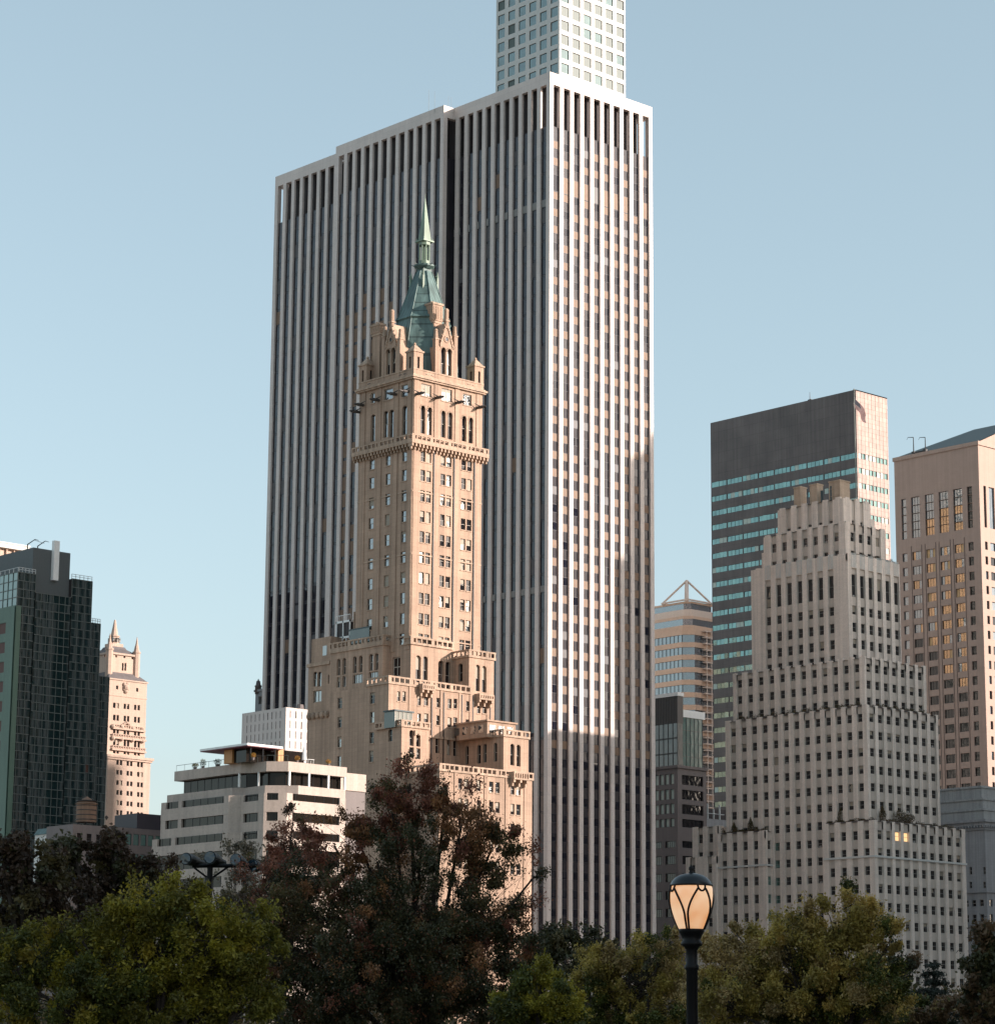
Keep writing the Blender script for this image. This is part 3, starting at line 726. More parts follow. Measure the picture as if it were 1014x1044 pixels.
    # gargoyles
    def garg(x,y,zz,dx,dy):
        mb=MB();P=lambda a,h,s=0:(x+dx*a+dy*s,y+dy*a+dx*s,zz+h)
        mb.tube(P(-.2,-.05),P(1.1,-.12),.26,.32,7);mb.tube(P(1.1,-.12),P(2.0,-.2),.32,.17,7);mb.tube(P(2.0,-.2),P(2.35,-.12),.24,.17,7);mb.tube(P(2.35,-.12),P(2.6,-.26),.15,.05,6)
        for s in(-1,1):
            mb.tube(P(.9,.15,.15*s),P(.5,.55,1.1*s),.14,.05,5);mb.tube(P(1.7,.15,.12*s),P(1.3,-.4,.3*s),.09,.05,5);mb.tube(P(2.3,.4,.08*s),P(2.25,.7,.12*s),.05,.02,4)
        B.part('gargoyle',mb,[plain('dark_bronze_green',(.055,.05,.045),.6) if 'garg' not in M else M['garg']])
    M['garg']=plain('dark_bronze_green',(.06,.05,.045),.6)
    for p,y in((424,401.5),(443.5,405.5),(464.5,410.5),(486,415.5)):
        u=aty(p,y,Ys);garg(u[0],Ys,u[2],0,-1)
    for p,y in((417,399),(404.5,402),(387,408),(371,413),(366.5,420)):
        u=atx(p,y,X0);garg(X0,u[1],u[2],-1,0)
    # ---- top cornice and parapet
    mb=MB()
    for e,a,b in((.75,zk,zk+.35),(.5,zk-.3,zk),(.45,zk+.35,zk+.6)):mb.box(X0-e,X1+e,Ys-e,Y1+e,a,b,1)
    B.part('cornice',mb,BM)
    zp=z(376)
    mb=MB();za=zk+.6
    mb.box(X0-.1,X1+.1,Ys-.1,Ys+.35,za,zp,0);mb.box(X0-.1,X0+.35,Ys+.35,Y1+.1,za,zp,0);mb.box(X1-.35,X1+.1,Ys+.35,Y1+.1,za,zp,0);mb.box(X0+.35,X1-.35,Y1-.35,Y1+.1,za,zp,0)
    mb.box(X0-.22,X1+.22,Ys-.22,Ys+.4,zp,zp+.25,1);mb.box(X0-.22,X0+.4,Ys+.4,Y1+.2,zp,zp+.25,1);mb.box(X1-.4,X1+.22,Ys+.4,Y1+.2,zp,zp+.25,1)
    for i in(1.9,3.2,12.5,13.8):
        mb.box(X0+i+1,X0+i+1.8,Ys-.14,Ys-.1,za+.45,zp-.45,3);mb.box(X0+i+1.2,X0+i+1.6,Ys-.2,Ys-.1,za+.6,zp-.6,1)
        mb.box(X0-.14,X0-.1,Ys+i+.2,Ys+i+1,za+.45,zp-.45,3)
    B.part('parapet',mb,BM)
    # ---- corner turrets
    def turret(cx,cy,w,zt0,zt1,fin):
        mb=MB();h=w/2
        facade(B,mb,'Y',cy-h,cx-h,cx+h,zt0,zt1,[dict(u0=cx-.28,u1=cx+.28,z0=zt0+1.2,z1=zt1-.9,d=.3,arch=1,st=dict(fw=0,rail=0,glass=[(3,1)]))])
        facade(B,mb,'X',cx-h,cy-h,cy+h,zt0,zt1,[dict(u0=cy-.28,u1=cy+.28,z0=zt0+1.2,z1=zt1-.9,d=.3,arch=1,st=dict(fw=0,rail=0,glass=[(3,1)]))])
        mb.poly([(cx+h,cy-h,zt0),(cx+h,cy+h,zt0),(cx+h,cy+h,zt1),(cx+h,cy-h,zt1)]);mb.poly([(cx+h,cy+h,zt0),(cx-h,cy+h,zt0),(cx-h,cy+h,zt1),(cx+h,cy+h,zt1)])
        e=h+.18;mb.box(cx-e,cx+e,cy-e,cy+e,zt1,zt1+.3,1)
        mb.prism([(cx-h,cy-h),(cx+h,cy-h),(cx+h,cy+h),(cx-h,cy+h)],zt1+.3,zt1+1.5,1,1,.25)
        mb.ball((cx,cy,zt1+1.75),.28,1);mb.tube((cx,cy,zt1+1.5),(cx,cy,fin),.1,.05,5,1);mb.ball((cx,cy,fin),.18,1)
        B.part('corner_turret',mb,BM)
    zt1=z(358);fin=z(348)
    for cx,cy in((X0+1,Ys+1),(X1-1,Ys+1),(X0+1,Y1-1),(X1-1,Y1-1)):turret(cx,cy,2.3,zk+.6,zt1,fin)
    # ---- gabled dormers
    def gable(face,P,uc,w,zb_,ze,za_,ztop):
        mb=MB();h=w/2
        hw=.55
        ops=[dict(u0=uc-1.38,u1=uc-.2,z0=zb_+.5,z1=ze-.15,d=.5,arch=1,st=tall),dict(u0=uc+.2,u1=uc+1.38,z0=zb_+.5,z1=ze-.15,d=.5,arch=1,st=tall)]
        facade(B,mb,face,P,uc-h,uc+h,zb_,ze,ops)
        g=w*.36
        tri=[P3(face,P,uc-g,ze,0),P3(face,P,uc+g,ze,0),P3(face,P,uc,za_,0)];mb.poly(tri)
        d=5.5
        mb.poly([P3(face,P,uc-h,ze,0),P3(face,P,uc-h,ze,d),P3(face,P,uc-h,zb_,d),P3(face,P,uc-h,zb_,0)]);mb.poly([P3(face,P,uc+h,ze,0),P3(face,P,uc+h,ze,d),P3(face,P,uc+h,zb_,d),P3(face,P,uc+h,zb_,0)])
        mb.poly([P3(face,P,uc-h,ze,0),P3(face,P,uc+h,ze,0),P3(face,P,uc+h,ze,d),P3(face,P,uc-h,ze,d)])
        mb.poly([P3(face,P,uc-g,ze,0),P3(face,P,uc,za_,0),P3(face,P,uc,za_,d),P3(face,P,uc-g,ze,d)],1);mb.poly([P3(face,P,uc+g,ze,0),P3(face,P,uc,za_,0),P3(face,P,uc,za_,d),P3(face,P,uc+g,ze,d)],1)
        # raking coping
        n=10
        for s in(-1,1):
            for i in range(n):
                t0=i/n;t1=(i+1)/n
                a=P3(face,P,uc+s*g*(1-t0),ze+(za_-ze)*t0-.1,-.18);b=P3(face,P,uc+s*g*(1-t1),ze+(za_-ze)*t1+.25,.25);mb.box(a[0],b[0],a[1],b[1],a[2],b[2],1)
                if i%2==0:
                    c_=P3(face,P,uc+s*(g*(1-t0)+.2),ze+(za_-ze)*t0+.35,0);mb.ball(c_,.16,1,6)
        # hood moulds over the arches
        for s in(-1,1):
            u=uc+s*.79
            for k in range(9):
                t=PI*k/8;a=P3(face,P,u+.68*math.cos(t)-.1,ze-.78+.68*math.sin(t),-.12);b=P3(face,P,u+.68*math.cos(t)+.1,ze-.58+.68*math.sin(t),-.003);mb.box(a[0],b[0],a[1],b[1],a[2],b[2],1)
        # roundel: ring of voussoirs
        zr=ze+(za_-ze)*.33
        for k in range(12):
            t=2*PI*k/12;a=P3(face,P,uc+.55*math.cos(t)-.14,zr+.55*math.sin(t)-.14,-.14);b=P3(face,P,uc+.55*math.cos(t)+.14,zr+.55*math.sin(t)+.14,-.003);mb.box(a[0],b[0],a[1],b[1],a[2],b[2],1)
        a=P3(face,P,uc-.3,zr-.3,-.05);b=P3(face,P,uc+.3,zr+.3,-.004);mb.box(a[0],b[0],a[1],b[1],a[2],b[2],3)
        B.part('gable',mb,BM)
        # flanking buttress pinnacles and the top pinnacle
        for s,hh in((-1,ze+1.2),(1,ze+2.6)):
            u=uc+s*(h+.1);c_=P3(face,P,u,0,.4);mb=MB();mb.box(c_[0]-.42,c_[0]+.42,c_[1]-.42,c_[1]+.42,zb_,hh,0);mb.box(c_[0]-.52,c_[0]+.52,c_[1]-.52,c_[1]+.52,hh,hh+.25,1)
            mb.ngon(c_[0],c_[1],.45,hh+.25,hh+1.7,8,1,.75);mb.ball((c_[0],c_[1],hh+1.85),.38,1,8);B.part('pinnacle',mb,BM)
        c_=P3(face,P,uc,0,.15);mb=MB();mb.ngon(c_[0],c_[1],.48,za_-1.2,ztop-.5,8,0,.92);mb.ball((c_[0],c_[1],ztop-.45),.5,1,8);mb.box(c_[0]-.5,c_[0]+.5,c_[1]-.5,c_[1]+.5,za_+.2,za_+.45,1);B.part('pinnacle',mb,BM)
    ug=aty(454.3,380,Ys)[0];gable('Y',Ys-.12,ug,4.6,zk+.6,z(354.5,ug),z(329,ug),z(314.5,ug))
    vg=atx(398.5,380,X0)[1];gable('X',X0-.12,vg,4.4,zk+.6,z(354.5,X0,vg),z(330,X0,vg),z(315.5,X0,vg))
    # ---- roof
    cx,cy=X0+W/2+.2,Ys+D/2-.2
    zz=lambda py:hz(cx,cy,py)
    def octo(r,z_):
        k=r/math.cos(PI/8);return [(cx+k*math.cos(PI/8+i*PI/4),cy+k*math.sin(PI/8+i*PI/4),z_) for i in range(8)]
    prof=[(7.0,zk+1.0),(6.3,zz(362)),(5.4,zz(342)),(4.9,zz(331)),(5.2,zz(329.5)),(4.85,zz(327)),(4.2,zz(318)),(3.2,zz(303)),(2.2,zz(288)),(1.5,zz(278))]
    mb=MB();n=None
    rings=[octo(r,q) for r,q in prof]
    for a,b in zip(rings[:-1],rings[1:]):
        for i in range(8):
            j=(i+1)%8;mb.poly([a[i],a[j],b[j],b[i]],0)
    mb.poly(rings[-1],0);mb.poly(list(reversed(rings[0])),0)
    for i in range(8):      # standing ridge rolls
        for a,b in zip(rings[:-1],rings[1:]):mb.tube(a[i],b[i],.13,.13,5,0)
    for k in range(2):
        pp=rings[1][4];mb.box(cx-6.15,cx-5.7,cy-1.6+k*1.6,cy-1.1+k*1.6,zz(356-4*k)-.3,zz(356-4*k)+.35,1)
    B.part('roof',mb,[M['copper'],M['dark_metal']])
    # crocketed pinnacles round the spire base
    for i in range(4):
        t=PI/4+i*PI/2;x,y=cx+2.6*math.cos(t),cy+2.6*math.sin(t);mb=MB();mb.box(x-.2,x+.2,y-.2,y+.2,zz(300),zz(284));mb.ngon(x,y,.28,zz(284),zz(277),6,0,.1)
        for k in range(4):mb.ball((x+.2*(-1)**k,y+.15,zz(297-5*k)),.17,0,6)
        B.part('pinnacle',mb,[M['copper_light']])
    # spire shaft, ring, lantern, spire
    a=.95
    def sq(r):return [(cx-r,cy-r),(cx+r,cy-r),(cx+r,cy+r),(cx-r,cy+r)]
    mb=MB();mb.prism(sq(1.05),zz(306),zz(272.5),0,0,.95);B.part('spire_shaft',mb,[M['copper']])
    mb=MB();mb.ngon(cx,cy,1.3,zz(275),zz(272.5),8,0,1.6,PI/8);mb.ngon(cx,cy,2.1,zz(272.5),zz(271),8,0,1,PI/8)
    for i in range(8):
        t=i*PI/4;mb.tube((cx+1.9*math.cos(t),cy+1.9*math.sin(t),zz(271.5)),(cx+2.5*math.cos(t),cy+2.5*math.sin(t),zz(270.2)),.12,.06,5);
    B.part('platform',mb,[M['copper']])
    mb=MB()
    for i in range(8):
        t=PI/8+i*PI/4;x,y=cx+1.0*math.cos(t),cy+1.0*math.sin(t);mb.tube((x,y,zz(271)),(x,y,zz(250)),.15,.12,6)
    mb.ngon(cx,cy,.35,zz(271),zz(250),8,0);mb.ngon(cx,cy,1.15,zz(271),zz(266.5),8,0,1,PI/8);mb.ngon(cx,cy,1.2,zz(250.5),zz(247),8,0,1,PI/8)
    B.part('lantern',mb,[M['copper_light']])
    mb=MB();mb.prism(sq(1.35),zz(247.2),zz(245.8),0);
    mb.prism(sq(.92),zz(245.8),zz(228),0,0,.6);mb.prism(sq(.552),zz(228),zz(201),0,0,.05)
    mb.tube((cx,cy,zz(203)),(cx,cy,zz(197.5)),.05,.03,5)
    for i in range(4):
        t=PI/4+i*PI/2;mb.tube((cx+1.5*math.cos(t),cy+1.5*math.sin(t),zz(246.5)),(cx+1.5*math.cos(t),cy+1.5*math.sin(t),zz(243)),.15,.04,5)
    B.part('spire',mb,[M['copper_light']])
    # ---- chimneys
    def chimney(pc,Y,xl,xr,yt,yb_,zb_,label=None):
        c=aty(pc,yt,Y);lx=ext(c,(1,0),xr);ly=ext(c,(0,1),xl);mb=MB();zt_=c[2];zm=hz(c[0],Y,yb_);e=.28
        mb.box(c[0]+e,c[0]+lx-e,Y+e,Y+ly-e,zb_,zm,0);mb.box(c[0],c[0]+lx,Y,Y+ly,zm,zt_-.4,0);mb.box(c[0]-.15,c[0]+lx+.15,Y-.15,Y+ly+.15,zt_-.4,zt_,1)
        mb.box(c[0]+.14,c[0]+lx-.14,Y+.14,Y+ly-.14,zm-.5,zm,1)
        n=5
        for k in range(n):
            u=c[0]+.15+(lx-.3)*(k+.25)/n;mb.box(u,u+.12,Y-.09,Y-.002,zm+.3,zt_-.7,1);u=Y+.15+(ly-.3)*(k+.25)/n;mb.box(c[0]-.09,c[0]-.002,u,u+.12,zm+.3,zt_-.7,1)
        for k in range(2):mb.tube((c[0]+lx*(.3+.4*k),Y+ly/2,zt_),(c[0]+lx*(.3+.4*k),Y+ly/2,zt_+.5),.25,.2,8,1)
        B.part('chimney',mb,BM)
    chimney(441.4,Ys+2.2,431.6,451.5,307.5,325.5,zk+2)
    chimney(387.2,Ys+D*.74,377.6,392.5,329,338,zk+.5)
    # ---- lower tiers
    Yl=365.1
    # left wing beside the foot of the shaft
    Yw=atx(398,652,X0)[1];cw=aty(390.4,652,Yw);Xw=cw[0];Lw=ext(cw,(0,1),336.8);zw=hz(Xw,Yw,655)
    cl=aty(396.2,700,Yl);Xl=cl[0];zl2=hz(Xl,Yl,697);Ll=ext(cl,(0,1),336.0);Xr=aty(504,713,Yl)[0]
    zg=0
    tw=dict(fw=.13,rail=1,tilt=.03,proud=.05,glass=[(1,1)],pb=.05)
    oX=[]
    for a,b in((343.2,346.6),(349,352.4),(359.6,363.2),(365.7,369.3),(375.9,380),(381.8,385.5)):
        m_=(a+b)/2;yt=672-(m_-343)*.145;oX.append(rectX(Xw,a,b,yt,yt+17,d=.45,arch=1,st=tw))
    for a,b in((343.2,346.4),(349,352.2),(359.6,369.4),(375.9,385.4)):
        m_=(a+b)/2;yt=690.5-(m_-343)*.15;oX.append(rectX(Xw,a,b,yt,yt+(11 if b-a<5 else 9.5),d=.35,st=dict(tw,rail=0,mull=0 if b-a<5 else 3)))
    block(B,Xw,X0+1,Yw,Yw+Lw,zl2-1,zw,[],oX,BM,0,name='wing_wall')
    parapet(B,Xw,X0,Yw,Yw+Lw,zw,1.5,[M['buff_trim']],slots=1.2,name='balustrade')
    mb=MB();mb.box(Xw-.25,Xw,Yw,Yw+Lw,zw-.5,zw,1);mb.box(Xw-.25,X0,Yw-.25,Yw,zw-.5,zw,1)
    for y in(357,373,389.5):
        v=atx(y,702,Xw)[1];mb.box(Xw-.5,Xw,v-.45,v+.45,zl2-1.6,zl2+1.4,1);mb.box(Xw-.3,Xw,v-.3,v+.3,zl2-3,zl2-1.6,1)
    B.part('stone_trim',mb,BM)
    # big window in the recess, on the shaft's left face
    B1top=z(657)
    oX=[rectX(X0,400,408,670,690,d=.4,st=dict(fw=.18,rail=1,mull=1,glass=[(1,.5),(3,.5)]))]
    Xp=aty(478,690,Yl)[0]
    oY=[rectY(Ys-.3,a,b,y,y+27.5,d=.5,arch=1,st=tall) for a,b,y in((423.6,429,668.3),(431,436,669.3),(446.5,452.3,673.6),(454,459,674.8))]
    block(B,X0-.02,Xp+.5,Ys-.3,Yw+.2,zl2-1,B1top,oY,oX,BM,0,name='shaft_base_wall')
    parapet(B,X0-.02,Xp-.4,Ys-.3,Ys+1.2,B1top,1.5,[M['buff_trim']],slots=1.2,out=.3,name='balustrade')
    # right pavilion
    zpv=hz(Xp,Yl,670);oY=[rectY(Yl,a,b,y,y+27,d=.5,arch=1,st=tall) for a,b,y in((484.8,489.2,677.8),(491.2,495.8,679))]
    oX=[rectX(Xp,467,471.5,676.5,695,d=.5,arch=1,st=tall)]
    block(B,Xp,Xr-.2,Yl+.02,Yl+12,zl2-1,zpv,oY,oX,BM,0,name='pavilion_wall')
    parapet(B,Xp,Xr-.2,Yl+.02,Yl+12,zpv,1.5,[M['buff_trim']],slots=1.1,name='balustrade')
    # lower block
    zbs=5
    oX=[];
    for a,b,y0,y1 in((344,348.7,711.5,722.5),(377,382,706,717.5),(344,348.3,731,742),(376.9,381.5,725.8,737),(343.8,347.8,751,762),(376.5,381,746.5,758),(343.5,347.5,771,782),(376,380.5,765.5,777)):oX.append(rectX(Xl,a,b,y0,y1,d=.3,st=sash,sill=1))
    oY=[]
    for xs,y in(((404.6,407.8,410.2,413.6),705),((425.5,429,432,436.5),709.5),((444.8,448),711.5),((456.3,460.2,462.3,466),712.5),((475,478.3),715),((486,489.7,491.7,495.8),717.5),
                ((425.5,429,432,436.5),727.5),((444.6,448),729.5),((456,460.2,462,466),731.5),((474.5,478),733.5)):
        for k in range(0,len(xs),2):oY.append(rectY(Yl,xs[k],xs[k+1],y,y+10,d=.3,st=sash,sill=1))
    oY+=[rectY(Yl,a,b,y,y+16,d=.5,arch=1,st=tall) for a,b,y in((443.8,448,752),(455.5,459.5,754),(462,466,755),(406,409,752))]
    block(B,Xl,Xr,Yl,Yl+Ll,zg,zl2,oY,oX,BM,0,name='lower_wall')
    parapet(B,Xl,Xp+.2,Yl,Yl+6,zl2,1.5,[M['buff_trim']],slots=1.2,name='balustrade')
    mb=MB();zst=hz(Xl,Yl,745);mb.box(Xl-.2,Xr+.1,Yl-.25,Yl-.005,zst-.4,zst,1)
    for pv in(417.5,441.5,449.5,468.5,479.5,497):
        u=aty(pv,720,Yl)[0];mb.box(u-.3,u+.3,Yl-.14,Yl-.006,zst,zl2-.05,0)
    B.part('stone_trim',mb,BM)
    for p in(437.5,449.7,468,479.3,497):
        u=aty(p,720,Yl)[0]+.5;mb=MB();mb.box(u-.09,u+.09,Yl-.25,Yl-.15,zst-6,zl2-.3);B.part('downpipe',mb,[M['dark_metal']])
    # bracketed balconies
    def balcony(Y,p0,p1,yt,yb_):
        a=aty(p0,yt,Y);b=aty(p1,yt,Y);zt_=a[2];zb_=hz(a[0],Y,yb_);mb=MB();o_=1.35
        mb.box(a[0],b[0],Y-o_,Y-.02,zb_,zb_+.3,0);mb.box(a[0],b[0],Y-o_,Y-o_+.25,zt_-.3,zt_,0)
        n=6
        for k in range(n+1):
            u=a[0]+(b[0]-a[0]-.25)*k/n;mb.box(u,u+.25,Y-o_,Y-o_+.22,zb_+.3,zt_-.3,0)
        mb.box(a[0],a[0]+.22,Y-o_+.25,Y,zb_+.3,zt_,0);mb.box(b[0]-.22,b[0],Y-o_+.25,Y,zb_+.3,zt_,0)
        for k in range(3):
            u=a[0]+(b[0]-a[0]-.6)*k/2;mb.box(u+.05,u+.5,Y-o_+.15,Y-.03,zb_-.5,zb_,0);mb.box(u+.1,u+.45,Y-o_*.55,Y-.03,zb_-1.2,zb_-.5,0)
        B.part('balcony',mb,[M['buff_trim']])
    balcony(Yl,426,438.8,697.5,703.5);balcony(Yl,484,499,707.5,713.5)
    # lower left projecting bay with glazed penthouse
    Yc=Yl-ext(aty(393.8,745,Yl),(0,-1),409);cc=aty(409.3,742,Yc);Xc=cc[0];lc=ext(cc,(1,0),436.8);zc=hz(Xc,Yc,741)
    oY=[rectY(Yc,a,b,y,y+16,d=.5,arch=1,st=tall) for a,b,y in((417.2,421.8,744.5),(424.2,428.5,745.3))]+[rectY(Yc,a,b,y,y+11,d=.4,st=tall) for a,b,y in((417.2,421.8,762),(424.2,428.5,763),(417,421.8,782),(424.2,428.5,783),(417,421.8,802),(424.2,428.5,803))]
    oX=[rectX(Xc,395.5,400,743.5,756,d=.4,arch=1,st=tall)]
    block(B,Xc,Xc+lc,Yc,Yl-.02,zg,zc,oY,oX,BM,0,name='bay_wall')
    parapet(B,Xc,Xc+lc,Yc,Yl+3,zc,1.3,[M['buff_trim']],slots=1.1,name='balustrade')
    mb=MB();u=aty(427.8,744,Yc)[0]
    for k in range(5):
        mb.box(u-1.3+.3*k,u-1.0+.3*k,Yc-.25,Yc,zc-1.3+(.35 if k==2 else .1*(2-abs(k-2))),zc-.4,0)
    B.part('keystone',mb,[M['buff_trim']])
    mb=MB();ph=aty(409,727,Yl-3);px1=aty(419.8,733,Yl-3)[0];ph=(ph[0]-1.5,ph[1],ph[2])
    mb.box(ph[0],px1,Yl-3,Yl-.03,zc,zc+2.9,0);mb.box(ph[0]-.3,px1+.3,Yl-3.3,Yl-.03,zc+2.9,zc+3.15,1)
    for k in range(5):
        u=ph[0]+(px1-ph[0])*k/4;mb.box(u-.07,u+.07,Yl-3.08,Yl-3.0,zc,zc+2.9,2)
    B.part('glazed_penthouse',mb,[M['pent_glass'],M['lead_roof'],M['win_frame']])
    # lower right pavilion
    Yd=Yl-ext(aty(469,755,Yl),(0,-1),513.3);cd=aty(513.3,748,Yd);Xd=cd[0];ld=ext(cd,(1,0),538.6);zd=hz(Xd,Yd,751)
    oY=[rectY(Yd,a,b,y,y+22,d=.5,arch=1,st=tall) for a,b,y in((520,524.2,758.5),(526.5,530.5,759.5))]
    oX=[rectX(Xd,a,b,y,y+19,d=.45,arch=1,st=tall) for a,b,y in((503.2,506.6,757.5),(492.3,496,758.5),(486,490,759.5),(474,477.6,760.5))]
    block(B,Xd,Xd+ld,Yd,Yl-.03,zg,zd,oY,oX,BM,0,name='pavilion_wall')
    parapet(B,Xd,Xd+ld,Yd,Yl,zd,1.4,[M['buff_trim']],slots=1.1,name='balustrade')
    balcony(Yd,524,535.5,728+61,795) if 0 else None
    mb=MB();a=aty(511,736,Yd+2.5);b=aty(525.5,737,Yd+2.5);zz_=a[2]-.2
    mb.box(a[0]-3.5,b[0],Yd+2.5,Yl-1,zd,zz_,0);mb.box(a[0]-3.8,b[0]+.3,Yd+2.2,Yl-.8,zz_,zz_+.3,0)
    for k in range(3):
        u=a[0]-3+(b[0]-a[0]+3)*k/3;mb.box(u,u+1.5,Yd+2.44,Yd+2.5,zd+.9,zz_-.6,1)
    for k in range(4):
        u=Yd+3.5+k*2.2;mb.box(a[0]-3.56,a[0]-3.5,u,u+1.3,zd+.9,zz_-.6,1)
    B.part('penthouse',mb,[M['buff'],M['win_glass']])
    # base block
    Yb=Yd-.6;cb=aty(461,790,Yb);Xb=min(Xd-1,aty(448,790,Yb)[0]);zb2=hz(cb[0],Yb,787.5)
    oY=[]
    for y in range(5):
        for a,b in((467,471),(473,477.4),(486,490),(498.5,502.8),(505,509.3),(520.3,524.3),(526.3,530.5)):
            yy=801+y*20.3-(a-498)*-.09*1.2-4;oY.append(rectY(Yb,a,b,yy,yy+11,d=.3,st=sash,sill=1))
    block(B,Xb,Xd+ld+.4,Yb,Yl-.04,zg,zb2,oY,[],BM,0,name='base_wall')
    parapet(B,Xb,Xd+ld+.4,Yb,Yl-1,zb2,1.4,[M['buff_trim']],slots=1.1,name='balustrade')
    balcony(Yb,519,534.5,787,795)
    mb=MB()
    for p in(464,482,494.5,516,535):
        u=aty(p,820,Yb)[0];mb.box(u-.35,u+.35,Yb-.15,Yb-.005,0,zb2,0)
    B.part('pilaster',mb,BM)
    # ---- roof things on the left wing
    zf=zw+.1
    a=atx(386,650,Xw+4)[1];b=atx(366,652,Xw+4)[1];mb=MB();mb.box(Xw+4,X0-.2,a,b,zf,zf+3.6,0);mb.box(Xw+3.5,X0-.2,a-.4,b+.4,zf+3.6,zf+3.9,1)
    for k in range(6):
        u=a+(b-a)*k/5;mb.box(Xw+3.9,Xw+4,u-.1,u+.1,zf,zf+3.6,2)
    B.part('glazed_penthouse',mb,[M['pent_glass'],M['lead_roof'],M['win_frame']])
    a=atx(357,645,Xw+4)[1];b=atx(342.5,647,Xw+4)[1];mb=MB();z0=hz(Xw+4,a,651)
    mb.box(Xw+4.1,Xw+7,a+.1,b-.1,z0+.5,z0+3.2,1)
    for u in(a,(a+b)/2-.12,b-.25):mb.box(Xw+3.9,Xw+4.1,u,u+.25,z0,z0+3.7,0)
    for zq in(z0+.2,z0+3.3):mb.box(Xw+3.9,Xw+7.1,a,b,zq,zq+.4,0)
    for k in range(4):mb.tube((Xw+4,a+k*1.2,zf),(Xw+4,a+k*1.2,z0+.3),.12,.12,5,0)
    for k in range(9):mb.tube((Xw+3.95,a+(b-a)*k/8,z0+3.7),(Xw+3.95,a+(b-a)*k/8,z0+4.8),.04,.04,4,0)
    mb.box(Xw+3.9,Xw+4,a,b,z0+4.7,z0+4.8,0)
    B.part('cooling_unit',mb,[M['white_paint'],M['gm_core']])
    u=atx(361.5,640,Xw+4)[1];mb=MB();mb.tube((Xw+4,u,zf),(Xw+4,u,z0+5),.3,.3,8);B.part('vent_pipe',mb,[M['buff_trim']])
    # ---- rear left wing with shaped gable
    c2=atx(336.3,700,Xw+1.2);Y2=c2[1];L2=ext((Xw+1.2,Y2,c2[2]),(0,1),314);X2=Xw+1.2
    zr=hz(X2,Y2,690);oX=[rectX(X2,319.2,323,685,700,d=.35,arch=1,st=sashL),rectX(X2,323.8,327.6,685,700,d=.35,arch=1,st=sashL),rectX(X2,319.2,327.6,704,716,d=.35,st=dict(fw=.15,rail=0,mull=1,glass=[(2,.3),(1,.7)])),rectX(X2,334.2,335.6,688,697,d=.3,st=sashL)]
    block(B,X2,X0+6,Y2,Y2+L2,0,hz(X2,Y2,677),[],oX,BM,0,name='rear_wing_wall')
    mb=MB();zq=hz(X2,Y2,677);mb.box(X2-.3,X0+6,Y2,Y2+L2+.3,zq,zq+.6,1)
    um=Y2+L2*.42;mb.poly([(X2-.1,Y2,zq+.6),(X2-.1,Y2,zq+4.5),(X2-.1,Y2+2,zq+4.8),(X2-.1,Y2+3.4,zq+3.3),(X2-.1,Y2+L2-1.2,zq+.9),(X2-.1,Y2+L2,zq+.6)],0)
    mb.prism([(X2,Y2),(X2+6,Y2),(X2+6,Y2+L2-.8),(X2,Y2+L2-.8)],zq+.6,zq+5.4,0,2)
    zz4=hz(X2,Y2,728);
    B.part('shaped_gable',mb,BM)
    for k in range(5):mb=MB();mb.ball((X2-.2,Y2+.6+k*L2/5,zz4),.55,1,8,.7);B.part('corbel',mb,BM)
    mb=MB();v=atx(331.5,668,X2+.02)[1];mb.box(X2-.14,X2-.1,v-.6,v+.6,zq+1.8,zq+3.7);B.part('gable_window',mb,[M['win_glass']])
    B.finish()
    return B
HT=hotel()
M['green_panel']=wallmat('grey_green_panel',(.10,.17,.13),.1,.5,.6,(3,3.3,.02,.05),.1)
M['rust_blind']=plain('rust_brown_window',(.085,.033,.024),.6)
M['white_rail']=plain('galvanised_rail',(.55,.57,.57),.5)
M['slab_grey']=wallmat('smooth_grey_render',(.36,.37,.37),.06,.8,.5,None,.2)
# ================================================================== PALE CUBE with narrow slots
def cube_building():
    q=aty(291.5,721,432);X0,Y0=q[0],q[1];H=q[2]
    B=Bld('slotted_block',(X0,Y0),'small pale windowed block with rows of narrow slots, above the terraced apartment house','office block',wmats=[plain('grey_slot',(.30,.27,.26),.6),M['bronze_win'],M['blind']],wname='window_slot')
    LX=ext((X0,Y0,H),(1,0),336);LY=ext((X0,Y0,H),(0,1),246.8)
    st=dict(fw=0,rail=0,glass=[(0,.9),(1,.1)],tilt=0)
    fl=(hz(X0,Y0,724)-hz(X0,Y0,734.3))
    rows=[(hz(X0,Y0,724)-fl*(i)-fl*.72,hz(X0,Y0,724)-fl*i) for i in range(10)]
    cx=[(Y0+1.7+i*(LY-2.2)/9,Y0+1.7+i*(LY-2.2)/9+.28) for i in range(9)]
    cy=[(X0+1.0+i*(LX-1)/7,X0+1.0+i*(LX-1)/7+.28) for i in range(7)]
    block(B,X0,X0+LX,Y0,Y0+LY,0,H,grid(cy,rows,d=.12,st=st),grid(cx,rows,d=.12,st=st),[wallmat('pale_panel',(.66,.58,.54),.04,.7,.6,(3,2.3,.02,.04),.05),M['roof_grey']],1)
    mb=MB();u=aty(306,714,Y0+2);mb.tube((u[0],Y0+2,H),(u[0],Y0+2,H+1.2),.9,.7,10);B.part('roof_vent',mb,[M['brown_stone']])
    B.finish()
cube_building()
